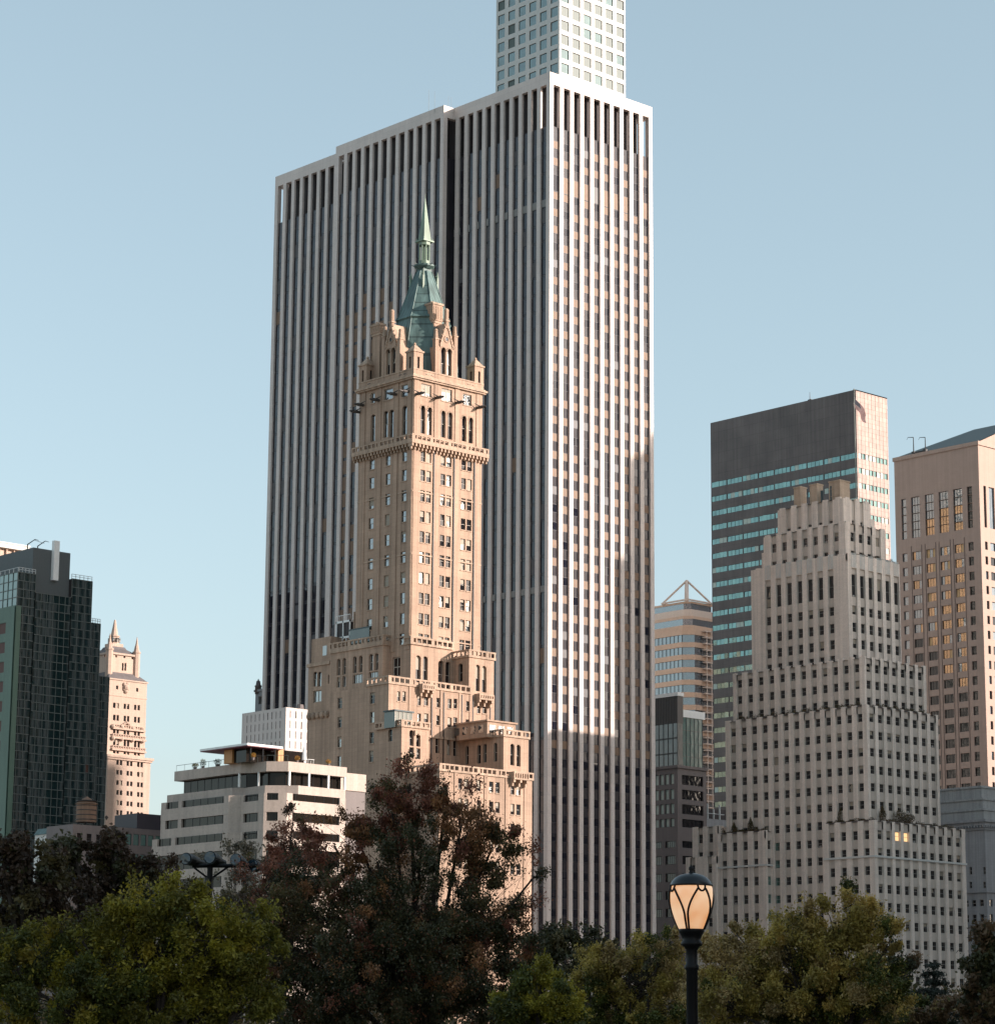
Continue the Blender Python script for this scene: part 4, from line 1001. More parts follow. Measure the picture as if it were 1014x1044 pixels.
def corner_house():
    X0=379;q=atx(274,705,X0);Y0=q[1];
    c=atx(273,700,X0);Y0=c[1]+.6;L=ext((X0,Y0,c[2]),(0,1),260.5);H=hz(X0,Y0,704)
    B=Bld('mansion_block',(X0,Y0),'narrow grey stone building with an urn finial, just left of the white office slab','building',wmats=[M['win_frame'],M['win_glass'],M['blind']])
    block(B,X0,X0+14,Y0,Y0+L,0,H,[],[rectX(X0,263.2,267.6,710,718,d=.3,st=dict(fw=.1,rail=0,mull=1,glass=[(1,1)])),rectX(X0,263.2,267.6,726,734,d=.3,st=dict(fw=.1,rail=0,mull=1,glass=[(1,1)]))],[M['grey_stone'],M['roof_grey']],1)
    parapet(B,X0,X0+14,Y0,Y0+L,H,.5,[M['grey_stone']],t=.4,out=.3)
    mb=MB()
    for k in range(7):mb.tube((X0,Y0+.3+k*(L-2)/6,H+.5),(X0,Y0+.3+k*(L-2)/6,H+1.5),.04,.04,4)
    mb.box(X0-.03,X0+.03,Y0+.3,Y0+L-1.5,H+1.45,H+1.5);B.part('railing',mb,[M['dark_metal']])
    y=Y0+L-.6;zt=hz(X0,y,692);mb=MB();mb.lathe(X0+.3,y,[(.75,H-.5),(.75,H+1.2),(.95,H+1.4),(.6,H+1.6),(.45,H+2.6),(.6,zt-3),(.75,zt-2.4),(.55,zt-1.8),(.3,zt-1.2),(.32,zt-.7),(.05,zt)],10);B.part('urn_finial',mb,[M['brown_stone']],smooth=True)
    B.finish()
corner_house()
# ================================================================== TERRACED APARTMENT HOUSE
def terraced_house():
    Yf=305.0
    B0=aty(294,776,Yf)
    B=Bld('terraced_apartment_house',(B0[0],B0[1]),'cream terraced apartment house with long window bands and a flat canopy roof','apartment building',
          wmats=[M['dark_metal'],M['bronze_win'],M['blind']])
    ref=B0
    def zc(py): # height from rows measured near column 236 on the left face
        p=refB;return hz(p[0],p[1],py)
    def foot(E,a,c,b,l,r):
        e=E;d=(e[0]-a,e[1]+a);c_=(d[0],d[1]+c);b_=(c_[0]-b,c_[1]+b);a_=(b_[0],b_[1]+l);f=(e[0]+r,e[1])
        return [a_,b_,c_,d,e[:2],f,(f[0],a_[1])]
    def solve(px,py,Y):     # px: A,B,C,D,E,F columns at row py
        E=aty(px[4],py,Y);s=2**.5
        t=ext(E,(-1/s,1/s),px[3]);a=t/s;D=(E[0]-a,E[1]+a,E[2]);c=ext(D,(0,1),px[2]);C=(D[0],D[1]+c,E[2])
        t=ext(C,(-1/s,1/s),px[1]);b=t/s;Bp=(C[0]-b,C[1]+b,E[2]);l=ext(Bp,(0,1),px[0]);r=ext(E,(1,0),px[5])
        return foot(E,a,c,b,l,r)
    f1=solve((177.8,245.5,256.3,271.6,293.8,353.5),778,Yf);refB=(*f1[1],0)
    f2=solve((170.2,236.5,249,270,304,352),805,Yf-.9)
    f3=solve((163.6,232.5,245,268.5,292,352),830,Yf-1.8)
    f4=solve((154.7,232,244,268,292,352),856,Yf-2.6)
    lv=[(778.2,788.3),(802.4,811.8),(819,831),(840,850),(858,868),(884,894),(905,1200)]
    feet=[f1,f2,f3,f3,f4,f4,f4]
    off=lambda f,d:[(f[0][0]+d,f[0][1]-d),(f[1][0]+d,f[1][1]),(f[2][0]+d,f[2][1]),(f[3][0]+d,f[3][1]+d*.4),(f[4][0]+d*.4,f[4][1]+d),(f[5][0]-.3,f[5][1]+d),(f[6][0]-.3,f[6][1]-d)]
    zs=[(zc(a),zc(b) if b<1100 else 0) for a,b in lv]
    for i,((za,zb),f) in enumerate(zip(zs,feet)):
        mb=MB();mb.prism(f,zb,za,0,1);B.part('floor_band',mb,[M['cream'],M['roof_grey']])
    for i in range(len(zs)-1):
        f=feet[i+1];d=.35 if i else 1.1;g=off(f if i else f1,d);zt,zb=zs[i][1],zs[i+1][0]
        mb=MB();mb.prism(g,zb-.02,zt+.02,0)
        for k in range(5):        # mullions
            p,q=g[k],g[k+1];L=math.hypot(q[0]-p[0],q[1]-p[1]);n=max(1,int(L/1.7))
            for j in range(n+1):
                t=j/n;x,y=p[0]+(q[0]-p[0])*t,p[1]+(q[1]-p[1])*t;mb.tube((x,y,zb),(x,y,zt),.06,.06,4,1,False)
        B.part('window_band',mb,[M['bronze_win'],M['dark_metal']])
        # solid piers between windows on lower floors
        if i:
            def pier(k,t0,t1):
                mb=MB()
                p,q=f[k],f[k+1];L=math.hypot(q[0]-p[0],q[1]-p[1]);n=((q[1]-p[1])/L,-(q[0]-p[0])/L)
                a=(p[0]+(q[0]-p[0])*t0,p[1]+(q[1]-p[1])*t0);b=(p[0]+(q[0]-p[0])*t1,p[1]+(q[1]-p[1])*t1)
                s=1 if (n[0]*(-1)+n[1]*(-1))<0 else -1
                inn=lambda pt:(pt[0]+s*n[0]*.6,pt[1]+s*n[1]*.6);e=.03
                a=(a[0]+s*n[0]*e,a[1]+s*n[1]*e);b=(b[0]+s*n[0]*e,b[1]+s*n[1]*e)
                mb.prism([a,b,inn(b),inn(a)],zb-.01,zt+.01,0);B.part('wall_pier',mb,[M['cream']])
            pier(0,0,.07);pier(0,.26,.31);pier(0,.93,1);pier(1,0,1);pier(2,0,.12);pier(2,.75,1)
            pier(3,0,.12);pier(3,.62,1);pier(4,0,.10)
            pier(4,.9,1)
        else:
            for (k,t) in((0,.98),(2,.5),(4,.02),(4,.35),(4,.68),(4,.96)):
                p,q=f1[k],f1[k+1];x,y=p[0]+(q[0]-p[0])*t+.15,p[1]+(q[1]-p[1])*t+.15;mb=MB();mb.box(x-.13,x+.13,y-.13,y+.13,zb,zt);B.part('column',mb,[M['white_paint']])
    # penthouse: canopy slab, wood wall, glazing
    zr=zs[0][0]
    c=aty(252,757.5,Yf+2.5);X,Y,Z=c;L=ext(c,(0,1),203.7);R=ext(c,(1,0),288.5)
    mb=MB();mb.prism([(X,Y),(X+R,Y),(X+R,Y+L),(X,Y+L)],Z-.30,Z,0);B.part('canopy_edge',mb,[M['white_paint']])
    mb=MB();mb.prism([(X+.05,Y+.05),(X+R-.05,Y+.05),(X+R-.05,Y+L-.05),(X+.05,Y+L-.05)],Z-.42,Z-.303,0);B.part('canopy_soffit',mb,[M['canopy_red']])
    mb=MB();mb.box(X+1.6,X+R-.4,Y+2.3,Y+L*.45,zr,Z-.42,0);B.part('penthouse_glazing',mb,[M['bronze_win']])
    mb=MB();mb.box(X+1.2,X+2.5,Y+L*.45,Y+L*.62,zr,Z-.42,0);B.part('wood_panel',mb,[M['orange_wood']]);mb=MB();mb.box(X+R-.4,X+R+.6,Y+.6,Y+1.5,zr,Z-.2,0);B.part('wood_panel',mb,[M['orange_wood']])
    mb=MB();mb.box(X+R+.6,X+R+6,Y+2.5,Y+6,zr,zr+2.3,0);B.part('roof_screen',mb,[M['bronze_win']])
    for t in(.1,.5,.9):
        mb=MB();mb.tube((X+.5+t*(R-1),Y+.5,zr),(X+.5+t*(R-1),Y+.5,Z-.42),.09,.09,6);B.part('column',mb,[M['dark_metal']])
    # glass balustrades
    mb=MB()
    for k in range(0,4):
        p,q=off(f1,.2)[k],off(f1,.2)[k+1];n=8 if k in(0,) else 3
        for j in range(n+1):
            t=j/n;x,y=p[0]+(q[0]-p[0])*t,p[1]+(q[1]-p[1])*t;mb.tube((x,y,zr),(x,y,zr+.9),.03,.03,4)
        mb.tube((p[0],p[1],zr+.9),(q[0],q[1],zr+.9),.035,.035,4)
    B.part('railing',mb,[M['mullion']])
    for kk,(ff,zz) in enumerate(((f3,zs[2][0]),(f4,zs[4][0]))):
        mb=MB();g=off(ff,.15)
        for k in(1,2,3):
            p,q=g[k],g[k+1]
            for j in range(7):
                t=j/6;x,y=p[0]+(q[0]-p[0])*t,p[1]+(q[1]-p[1])*t;mb.tube((x,y,zz),(x,y,zz+.85),.03,.03,4)
            mb.tube((p[0],p[1],zz+.85),(q[0],q[1],zz+.85),.04,.04,4)
        B.part('railing',mb,[M['dark_metal']])
    # grey stone rear part reaching right behind the tree, brick-dark gap below its coping
    mb=MB();e=f1[5];z1=zs[0][0]-.6;mb.box(e[0]+.1,e[0]+5,e[1]+1.5,e[1]+14,z1-2.6,z1,0);mb.box(e[0]+.1,e[0]+5,e[1]+1.7,e[1]+14,0,z1-2.6,1);B.part('side_wing',mb,[M['cream'],M['brown_stone']])
    B.finish()
    return B,f1,f2,f3,f4,zs,(X,Y,Z,R,L)
TH=terraced_house()
# ================================================================== ORNATE PEACH TOWER far left
def ornate_tower():
    Y0=560.0;c=aty(111,693,Y0);X0=c[0];W=ext(c,(1,0),149.8)
    z=lambda py:hz(X0,Y0,py)
    B=Bld('ornate_tower',(X0,Y0),'sunlit peach stone tower with small spire and corner pinnacles, right of the dark glass tower','residential tower',
          wmats=[M['win_frame'],M['zig_glass'],M['blind']])
    PM=[M['peach'],M['tile_roof'],M['zig_glass']]
    st=dict(fw=.08,rail=0,tilt=.03,glass=[(1,1)],pb=.1)
    D=W
    def ops(rows,xs,Y):
        o=[]
        for y,h in rows:
            for a,b in xs:
                yy=y+(a-118)*.1;o.append(rectY(Y,a,b,yy-h/2,yy+h/2,d=.3,st=st))
        return o
    cols=[(115.2,117.8),(118.8,121.2),(126,128.4),(129.4,131.8),(136.6,139),(140.2,142.6)]
    # base shaft
    zt=z(772);
    c2=[(118.6,121),(122.2,124.6),(129,131.4),(132.6,135),(139.7,142.1),(143.2,145.6)]
    r2=[(778,5),(788,5),(798.5,5),(808.5,5),(819,5),(829,5),(838.5,5),(848,5)]
    r2=[(y-.5,h) for y,h in r2]
    Xb=aty(109.5,780,Y0-.8)[0];Wb=W+1.4
    block(B,Xb,Xb+Wb,Y0-.8,Y0+D,0,zt,ops(r2,c2,Y0-.8),[],PM,0)
    mb=MB();mb.box(Xb-.6,Xb+Wb+.6,Y0-1.5,Y0+D,zt,zt+.6);mb.box(Xb-.3,Xb+Wb+.3,Y0-1.2,Y0+D,zt-.5,zt)
    zz=z(731) ;
    B.part('cornice',mb,PM)
    # mid part
    zt2=z(691);zr3=[(719.5,5.5),(732,6),(745,6.5),(757,7),(766,5)]
    o=ops(zr3,[(115.2,117.8),(118.8,121.2),(126,128.4),(129.4,131.8),(136.6,139),(140.2,142.6)],Y0)
    o+= [rectY(Y0,118.3,120.6,699,703,d=.3,st=st),rectY(Y0,138.8,141,701.5,705.5,d=.3,st=st)]
    block(B,X0,X0+W,Y0,Y0+D,zt,zt2,o,[],PM,0)
    mb=MB();
    # sculpted crest, balconies and string courses
    for (p,yy,r) in((128,701,.9),(129.5,698,.55),(126.6,698,.55),(128,705,.6),(126.3,703,.4),(130,703,.4)):
        u=aty(p,yy,Y0);mb.ball((u[0],Y0-.1,u[2]),r,0,8)
    for (p0,p1,yy) in((113,147.8,752),(113,147.8,764),(114,147,742.5)):
        a=aty(p0,yy,Y0);b=aty(p1,yy,Y0);mb.box(a[0],b[0],Y0-.7,Y0-.02,a[2]-.2,a[2]+.25,0)
        n=14
        for k in range(n):
            u=a[0]+(b[0]-a[0])*(k+.5)/n;mb.box(u-.12,u+.12,Y0-.62,Y0-.4,a[2]+.25,a[2]+.9,0)
        mb.box(a[0],b[0],Y0-.66,Y0-.36,a[2]+.9,a[2]+1.05,0)
    for p in(114.5,123.5,134.5,144.8):
        for yy in(741,753):
            u=aty(p,yy+(p-118)*.1,Y0);mb.ball((u[0],Y0-.3,u[2]),.6,0,7)
    for p in(128.5,):
        u=aty(p,741,Y0);
        for k in range(-4,5):mb.ball((u[0]+k*.45,Y0-.3,u[2]+.25*(4-abs(k))),.35,0,6)
    B.part('carved_ornament',mb,PM)
    zc=z(708);mb=MB();mb.box(X0-.12,X0+W+.12,Y0-.12,Y0-.005,zc-.2,zc+.1);mb.box(X0-.25,X0+W+.25,Y0-.25,Y0-.003,zt2-.35,zt2);B.part('string_course',mb,PM)
    # setback crown: octagonal-ish drum, roof, spire
    e=2.0;zt3=z(665.5)
    xc=X0+W/2-.7;yc=Y0+D/2;hw=W/2-1.6
    o=[rectY(yc-hw,a,b,y0,y1,d=.35,st=st,arch=ar) for a,b,y0,y1,ar in((124.2,126,676,684,1),(126.8,128.8,676,684,1),(105.8,107.6,667.5,670,0),(117.5,119.3,668,670.4,0),(125.8,127.8,668.4,671,0),(134,136,670,672.4,0))]
    block(B,xc-hw,xc+hw,yc-hw,yc+hw,zt2,zt3,o,[],PM,0)
    mb=MB();mb.box(xc-hw-.4,xc+hw+.4,yc-hw-.4,yc+hw+.4,zt3,zt3+.5)
    # sloped skirt between shaft and drum
    x0,x1,y0,y1=X0-.1,X0+W+.1,Y0-.1,Y0+D;xa,xb,ya,yb=xc-hw-.05,xc+hw+.05,yc-hw-.05,yc+hw;zz2=zt2+1.9
    for P in([(x0,y0,zt2+.02),(x1,y0,zt2+.02),(xb,ya,zz2),(xa,ya,zz2)],[(x1,y0,zt2+.02),(x1,y1,zt2+.02),(xb,yb,zz2),(xb,ya,zz2)],[(x0,y1,zt2+.02),(x0,y0,zt2+.02),(xa,ya,zz2),(xa,yb,zz2)]):mb.poly(P,1)
    ap=z(655);h0=hw+.1
    rs=[(h0,zt3+.5),(hw*.55,z(658)),(2.0,z(655.5))]
    for (r0,q0),(r1,q1) in zip(rs[:-1],rs[1:]):
        p=[(xc-r0,yc-r0,q0),(xc+r0,yc-r0,q0),(xc+r0,yc+r0,q0),(xc-r0,yc+r0,q0)];q=[(xc-r1,yc-r1,q1),(xc+r1,yc-r1,q1),(xc+r1,yc+r1,q1),(xc-r1,yc+r1,q1)]
        for i in range(4):mb.poly([p[i],p[(i+1)%4],q[(i+1)%4],q[i]],1)
    B.part('roof',mb,PM)
    mb=MB();zb=z(655.6);mb.box(xc-1.7,xc+1.7,yc-1.7,yc+1.7,zb-.6,zb+.9);mb.ngon(xc,yc,1.25,zb+.9,z(644.5),8);
    for i in range(8):
        t=i*PI/4;mb.box(xc+1.3*math.cos(t)-.25,xc+1.3*math.cos(t)+.25,yc+1.3*math.sin(t)-.25,yc+1.3*math.sin(t)+.25,zb+1.4,z(646),2)
    mb.ngon(xc,yc,1.45,z(644.5),z(643.5),8);mb.ngon(xc,yc,1.0,z(643.5),z(627),8,0,.22)
    B.part('spire',mb,PM)
    for sx in(-1,1):
        for sy in(-1,1):
            x,y=xc+sx*(hw-.1),yc+sy*(hw-.1);mb=MB();mb.ngon(x,y,.95,zt2,zt3+1,8);mb.ngon(x,y,1.1,zt3+1,zt3+1.4,8);mb.ngon(x,y,.8,zt3+1.4,zt3+3.0,8,0,.6);mb.ngon(x,y,.45,zt3+3.0,zt3+5.3,6,0,.15);B.part('corner_pinnacle',mb,PM)
    B.finish()
ornate_tower()
# ================================================================== DARK GLASS TOWER far left
def glass_tower():
    Y0=520.0;c=aty(18.5,585,Y0);X0=c[0];z=lambda py,X=X0,Y=Y0:hz(X,Y,py)
    B=Bld('glass_tower',(X0,Y0),'dark green glass curtain-wall tower with stepped top and a white mast, at the left edge','office tower',
          wmats=[M['mullion'],M['green_glass'],plain('lit_office',(.5,.3,.08),.6,0,(1,.55,.12),.6),M['green_glass2']],wname='glass_pane')
    pit=9.65
    fl=z(700)-z(708.7)
    xs=[aty(18.5+5.85*i,650,Y0)[0] for i in range(0,17)]
    x1=aty(91.8,650,Y0)[0];dx=(x1-X0)/12.2
    zA=z(583);zB=z(606)   # top of left portion / middle portion
    def curtain(name,xa,xb,ya,zt,nx,face='Y'):
        nz=int(zt/fl)
        for i in range(nx):
            for k in range(nz):
                e=zt-k*fl;cc=e-fl
                if cc<z(905):break
                m_=MB();u0=xa+(xb-xa)*i/nx;u1=xa+(xb-xa)*(i+1)/nx
                q4(m_,face,ya,u0,u1,cc,e,0,2 if (random.random()<.002) else 1,(random.uniform(-.006,.006),random.uniform(-.006,.006)))
                B.wins.append((m_,0))
        mb=MB()
        for i in range(nx+1):
            u=xa+(xb-xa)*i/nx
            a=P3(face,ya,u-.075,0,-.12);b=P3(face,ya,u+.075,zt,-.02);mb.box(a[0],b[0],a[1],b[1],a[2],b[2])
        for k in range(nz+1):
            e=zt-k*fl;a=P3(face,ya,xa,e-.09,-.1);b=P3(face,ya,xb,e+.09,-.021);mb.box(a[0],b[0],a[1],b[1],a[2],b[2])
        B.part('mullion_grid',mb,[M['mullion']])
    D=26
    xm=aty(36,600,Y0)[0];xn=aty(73,600,Y0)[0]
    zm=z(604,xm);zn=z(590,xn)
    xw=aty(102.2,640,Y0+1.2)[0]
    mb=MB()
    mb.box(X0+.05,xm,Y0+.25,Y0+D,0,zA);mb.box(xm,xn,Y0+.25,Y0+D,0,zm);mb.box(xn,x1-.05,Y0+.25,Y0+D,0,zn);B.part('floor_core',mb,[M['gm_core']])
    curtain('a',X0,xm,Y0,zA,3);curtain('b',xm,xn,Y0,zm,6);curtain('c',xn,x1,Y0,zn,3)
    zs=z(634,x1);mb=MB();mb.box(x1,xw,Y0+1.45,Y0+D,0,zs);B.part('floor_core',mb,[M['gm_core']])
    xv=x1+.05;curtain('d',xv,xw,Y0+1.2,zs,2)
    # lower shoulder to the right (below row 690)
    xz=aty(111,700,Y0+2.4)[0];z5=z(688,xw);mb=MB();mb.box(xw,xz,Y0+2.6,Y0+D,0,z5);B.part('floor_core',mb,[M['gm_core']]);curtain('e',xw+.05,xz,Y0+2.4,z5,2)
    # left face: pale green panes, and the lower green block in front of it
    curtain('f',Y0,Y0+16,X0,zA,8,'X')
    Xg=X0-.8
    # lower green annex with red-brown windows at the left edge
    c3=aty(15.2,617,Y0-2.5);Xn=c3[0];zN=c3[2];mb=MB()
    o=[]
    for k in range(14):
        for y0_,y1_ in((Y0-1.2,Y0+.5),):
            o.append(dict(u0=Y0+1.0,u1=Y0+4.2,z0=zN-3.6-k*fl*2.3-2.6,z1=zN-3.6-k*fl*2.3,d=.2,st=dict(fw=.1,rail=0,glass=[(0,0),(2,0),(3,1)])))
            o.append(dict(u0=Y0+8.0,u1=Y0+11.2,z0=zN-3.6-k*fl*2.3-2.6,z1=zN-3.6-k*fl*2.3,d=.2,st=dict(fw=.1,rail=0,glass=[(3,1)])))
    facade(B,mb,'X',Xn,Y0-2.5,Y0+30,0,zN,o);mb.box(Xn+.4,X0-.3,Y0-2.5,Y0+30,0,zN-.01,0)
    B.part('annex_wall',mb,[M['green_panel']])
    for w,_ in B.wins:
        if w.v[0][0]<X0-.2 and len(w.m)>2:
            for i in range(len(w.m)):w.m[i]=2 if w.m[i]==3 else 0
    B.wm=[M['mullion'],M['green_glass'],M['rust_blind'],M['green_glass2']]
    # side panes use the greener glass
    for w,_ in B.wins:
        if abs(w.v[0][0]-X0)<.05 and abs(w.v[1][0]-X0)<.05 and len(w.m)==1:w.m[0]=3
    # machine room
    zt=z(558);mb=MB();xa=aty(34,560,Y0+1)[0];xb=aty(72,560,Y0+1)[0]
    mb.box(xa,xb,Y0+1,Y0+D,zm-1,z(557.5,xa));B.part('machine_room',mb,[M['slate_wall']])
    mb=MB();
    for a,b,c4 in((X0+.3,xm,zA),(xn,x1,zn),(x1+.1,xw,zs)):
        n=5
        for k in range(n+1):
            u=a+(b-a)*k/n;mb.box(u-.05,u+.05,Y0+1.3 if c4==zs else Y0+.1,(Y0+1.4 if c4==zs else Y0+.2),c4,c4+1.15)
        yy=Y0+1.3 if c4==zs else Y0+.1
        for h in(.6,1.1):mb.box(a,b,yy,yy+.1,c4+h,c4+h+.1)
    n=8
    for k in range(n+1):
        v=Y0+.3+15*k/n;mb.box(X0+.1,X0+.2,v-.05,v+.05,zA,zA+1.15)
    mb.box(X0+.1,X0+.2,Y0+.2,Y0+16,zA+1.05,zA+1.15)
    B.part('railing',mb,[M['white_rail']])
    m0=aty(55,592,Y0+.6);m1=aty(55,551.5,Y0+.6);mb=MB();mb.box(m0[0]-.75,m0[0]+.75,Y0-.1,Y0+.9,m0[2],m1[2]);mb.box(m0[0]-.75,m0[0]-.6,Y0-.14,Y0-.1,m0[2],m1[2]);B.part('mast_fin',mb,[M['white_paint']])
    mb=MB();zr=z(557.5,xa)
    for px in(28,38.5):
        u=aty(px,556,Y0+6)[0];mb.tube((u,Y0+6,zr-3),(u,Y0+6,zr+1.6),.16,.13,6);mb.tube((u,Y0+6,zr+1.6),(u+2.0,Y0+6,zr+3.1),.13,.1,6);mb.tube((u+2,Y0+6,zr+3.1),(u+3.0,Y0+6,zr+3.0),.09,.06,5)
    u=aty(28,556,Y0+6)[0];mb.tube((u+1.8,Y0+6,zr+2.9),(u+4.6,Y0+6,zr+2.5),.05,.05,5)
    B.part('window_washing_davit',mb,[M['dark_metal']])
    B.finish()
    return X0,Y0
glass_tower()
def back_roof():
    q=aty(10,552,620);B=Bld('flat_roofed_tower',(q[0],620),'pale building top peeping over the dark glass tower at the left edge','office tower',wmats=[M['win_frame'],M['win_glass'],M['blind']])
    c=aty(28.5,557,620);mb=MB();x0=c[0]-22;H=hz(c[0],620,558);mb.box(x0,c[0],620,645,0,H-6,1);mb.box(x0+1,c[0]-1,621,644,H-6,H-1.2,1);B.part('wall',mb,[M['concrete'],M['peach']])
    mb=MB();mb.box(x0-.5,c[0]+.3,619.5,645.5,H-1.2,H);mb.box(x0-.7,c[0]+.5,619.3,645.7,H,H+.35);B.part('cornice',mb,[M['concrete']])
    mb=MB()
    for k in range(9):mb.box(x0+1+k*2.4,x0+1.3+k*2.4,620.3,620.9,H-6,H-1.2)
    B.part('column',mb,[M['peach']]);B.finish()
back_roof()
# ================================================================== PYRAMID-FRAME TOWER
def frame_tower():
    Y0=560.0;c=aty(708.5,640,Y0);X0=c[0]
    z=lambda py:hz(X0,Y0,py)
    B=Bld('banded_tower',(X0,Y0),'striped peach and glass tower topped by an open pyramid of beams','office tower',
          wmats=[M['win_frame'],M['blue_glass'],M['blind']],wname='window_band')
    BMt=[wallmat('peach_spandrel',(.62,.43,.32),.06,.5,.6,None,.05),M['blue_glass'],M['dark_metal'],wallmat('pale_spandrel',(.66,.54,.47),.06,.5,.6,None,.05)]
    # plan: left face, chamfer, right face
    ch=4.2
    e=aty(708.5,700,Y0);xr=X0+ext(e,(1,0),727+6);s=2**.5
    t=ext(e,(-1/s,1/s),694.6);d=(X0-t/s,Y0+t/s);L=ext((d[0],d[1],e[2]),(0,1),655)
    def foot(g):
        return [(X0-g*.0,Y0-g),(xr+g,Y0-g),(xr+g,d[1]+L),(d[0]-g,d[1]+L),(d[0]-g,d[1]-g*.4)]
    fl=(z(652)-z(664.3)) ; fl=z(690.5)-z(703.3)
    zz=z(642);mb=MB();wb=[]
    k=0;zt=zz
    while zt>0:
        mbb=MB();h=fl*.40;mbb.prism(foot(0),max(0,zt-h),zt,0);B.part('spandrel_band',mbb,BMt)
        m_=MB();m_.prism(foot(-.35),max(-.5,zt-fl),max(0,zt-h),1)
        for j in range(10):
            yy=d[1]+L*j/10;m_.box(d[0]+.3,d[0]+.42,yy,yy+.25,max(0,zt-fl),zt-h,2)
        for j in range(1,4):
            xx=X0+(xr-X0)*j/4;m_.box(xx,xx+.2,Y0+.25,Y0+.36,max(0,zt-fl),zt-h,2)
        B.part('window_band',m_,BMt)
        zt-=fl;k+=1
    # crown tiers
    for g,za,zb,m_ in((-.9,zz,z(637),0),(-1.0,z(637),z(630.5),1),(-.9,z(630.5),z(627.5),0),(-1.4,z(627.5),z(620.5),3),(-1.7,z(620.5),z(614.5),1),(-1.5,z(614.5),z(612.5),0)):
        mb=MB();f=foot(g);mb.prism(f,za,zb,m_);B.part('crown_tier',mb,BMt)
    # glazed balcony column on the right
    mb=MB()
    x=aty(722.5,700,Y0-1.2)[0];zt=z(642)
    for k in range(60):
        q=zt-k*fl/2
        if q<5:break
        mb.box(x-1.6,x+2.8,Y0-1.4,Y0-.02,q-.35,q)
    for u in(x-1.2,x+.9,x+2.6):mb.box(u,u+.28,Y0-1.5,Y0-1.41,5,zt)
    B.part('balcony_stack',mb,[BMt[3]])
    # open pyramid of beams
    zr=z(612.5);ax,ay=None,None
    cx,cy=X0+2.2,Y0+6.5
    q=aty(699.8,592,cy);cx=q[0];zap=q[2];hw=ext((cx,cy,zr),(1,0),0) if 0 else 5.6
    cor=[(cx-hw,cy-hw),(cx+hw,cy-hw),(cx+hw,cy+hw),(cx-hw,cy+hw)]
    for p in cor:
        mb=MB();mb.tube((p[0],p[1],zr),(cx,cy,zap),.34,.34,6);B.part('pyramid_beam',mb,[BMt[3]])
    mb=MB()
    for i in range(4):
        p,q=cor[i],cor[(i+1)%4];mb.tube((*p,zr+.25),(*q,zr+.25),.3,.3,6)
    B.part('ring_beam',mb,[BMt[3]])
    mb=MB();mb.tube((cx-.1,cy,zr),(cx,cy,zap),.75,.55,8);B.part('mast',mb,[BMt[3]])
    B.finish()
frame_tower()
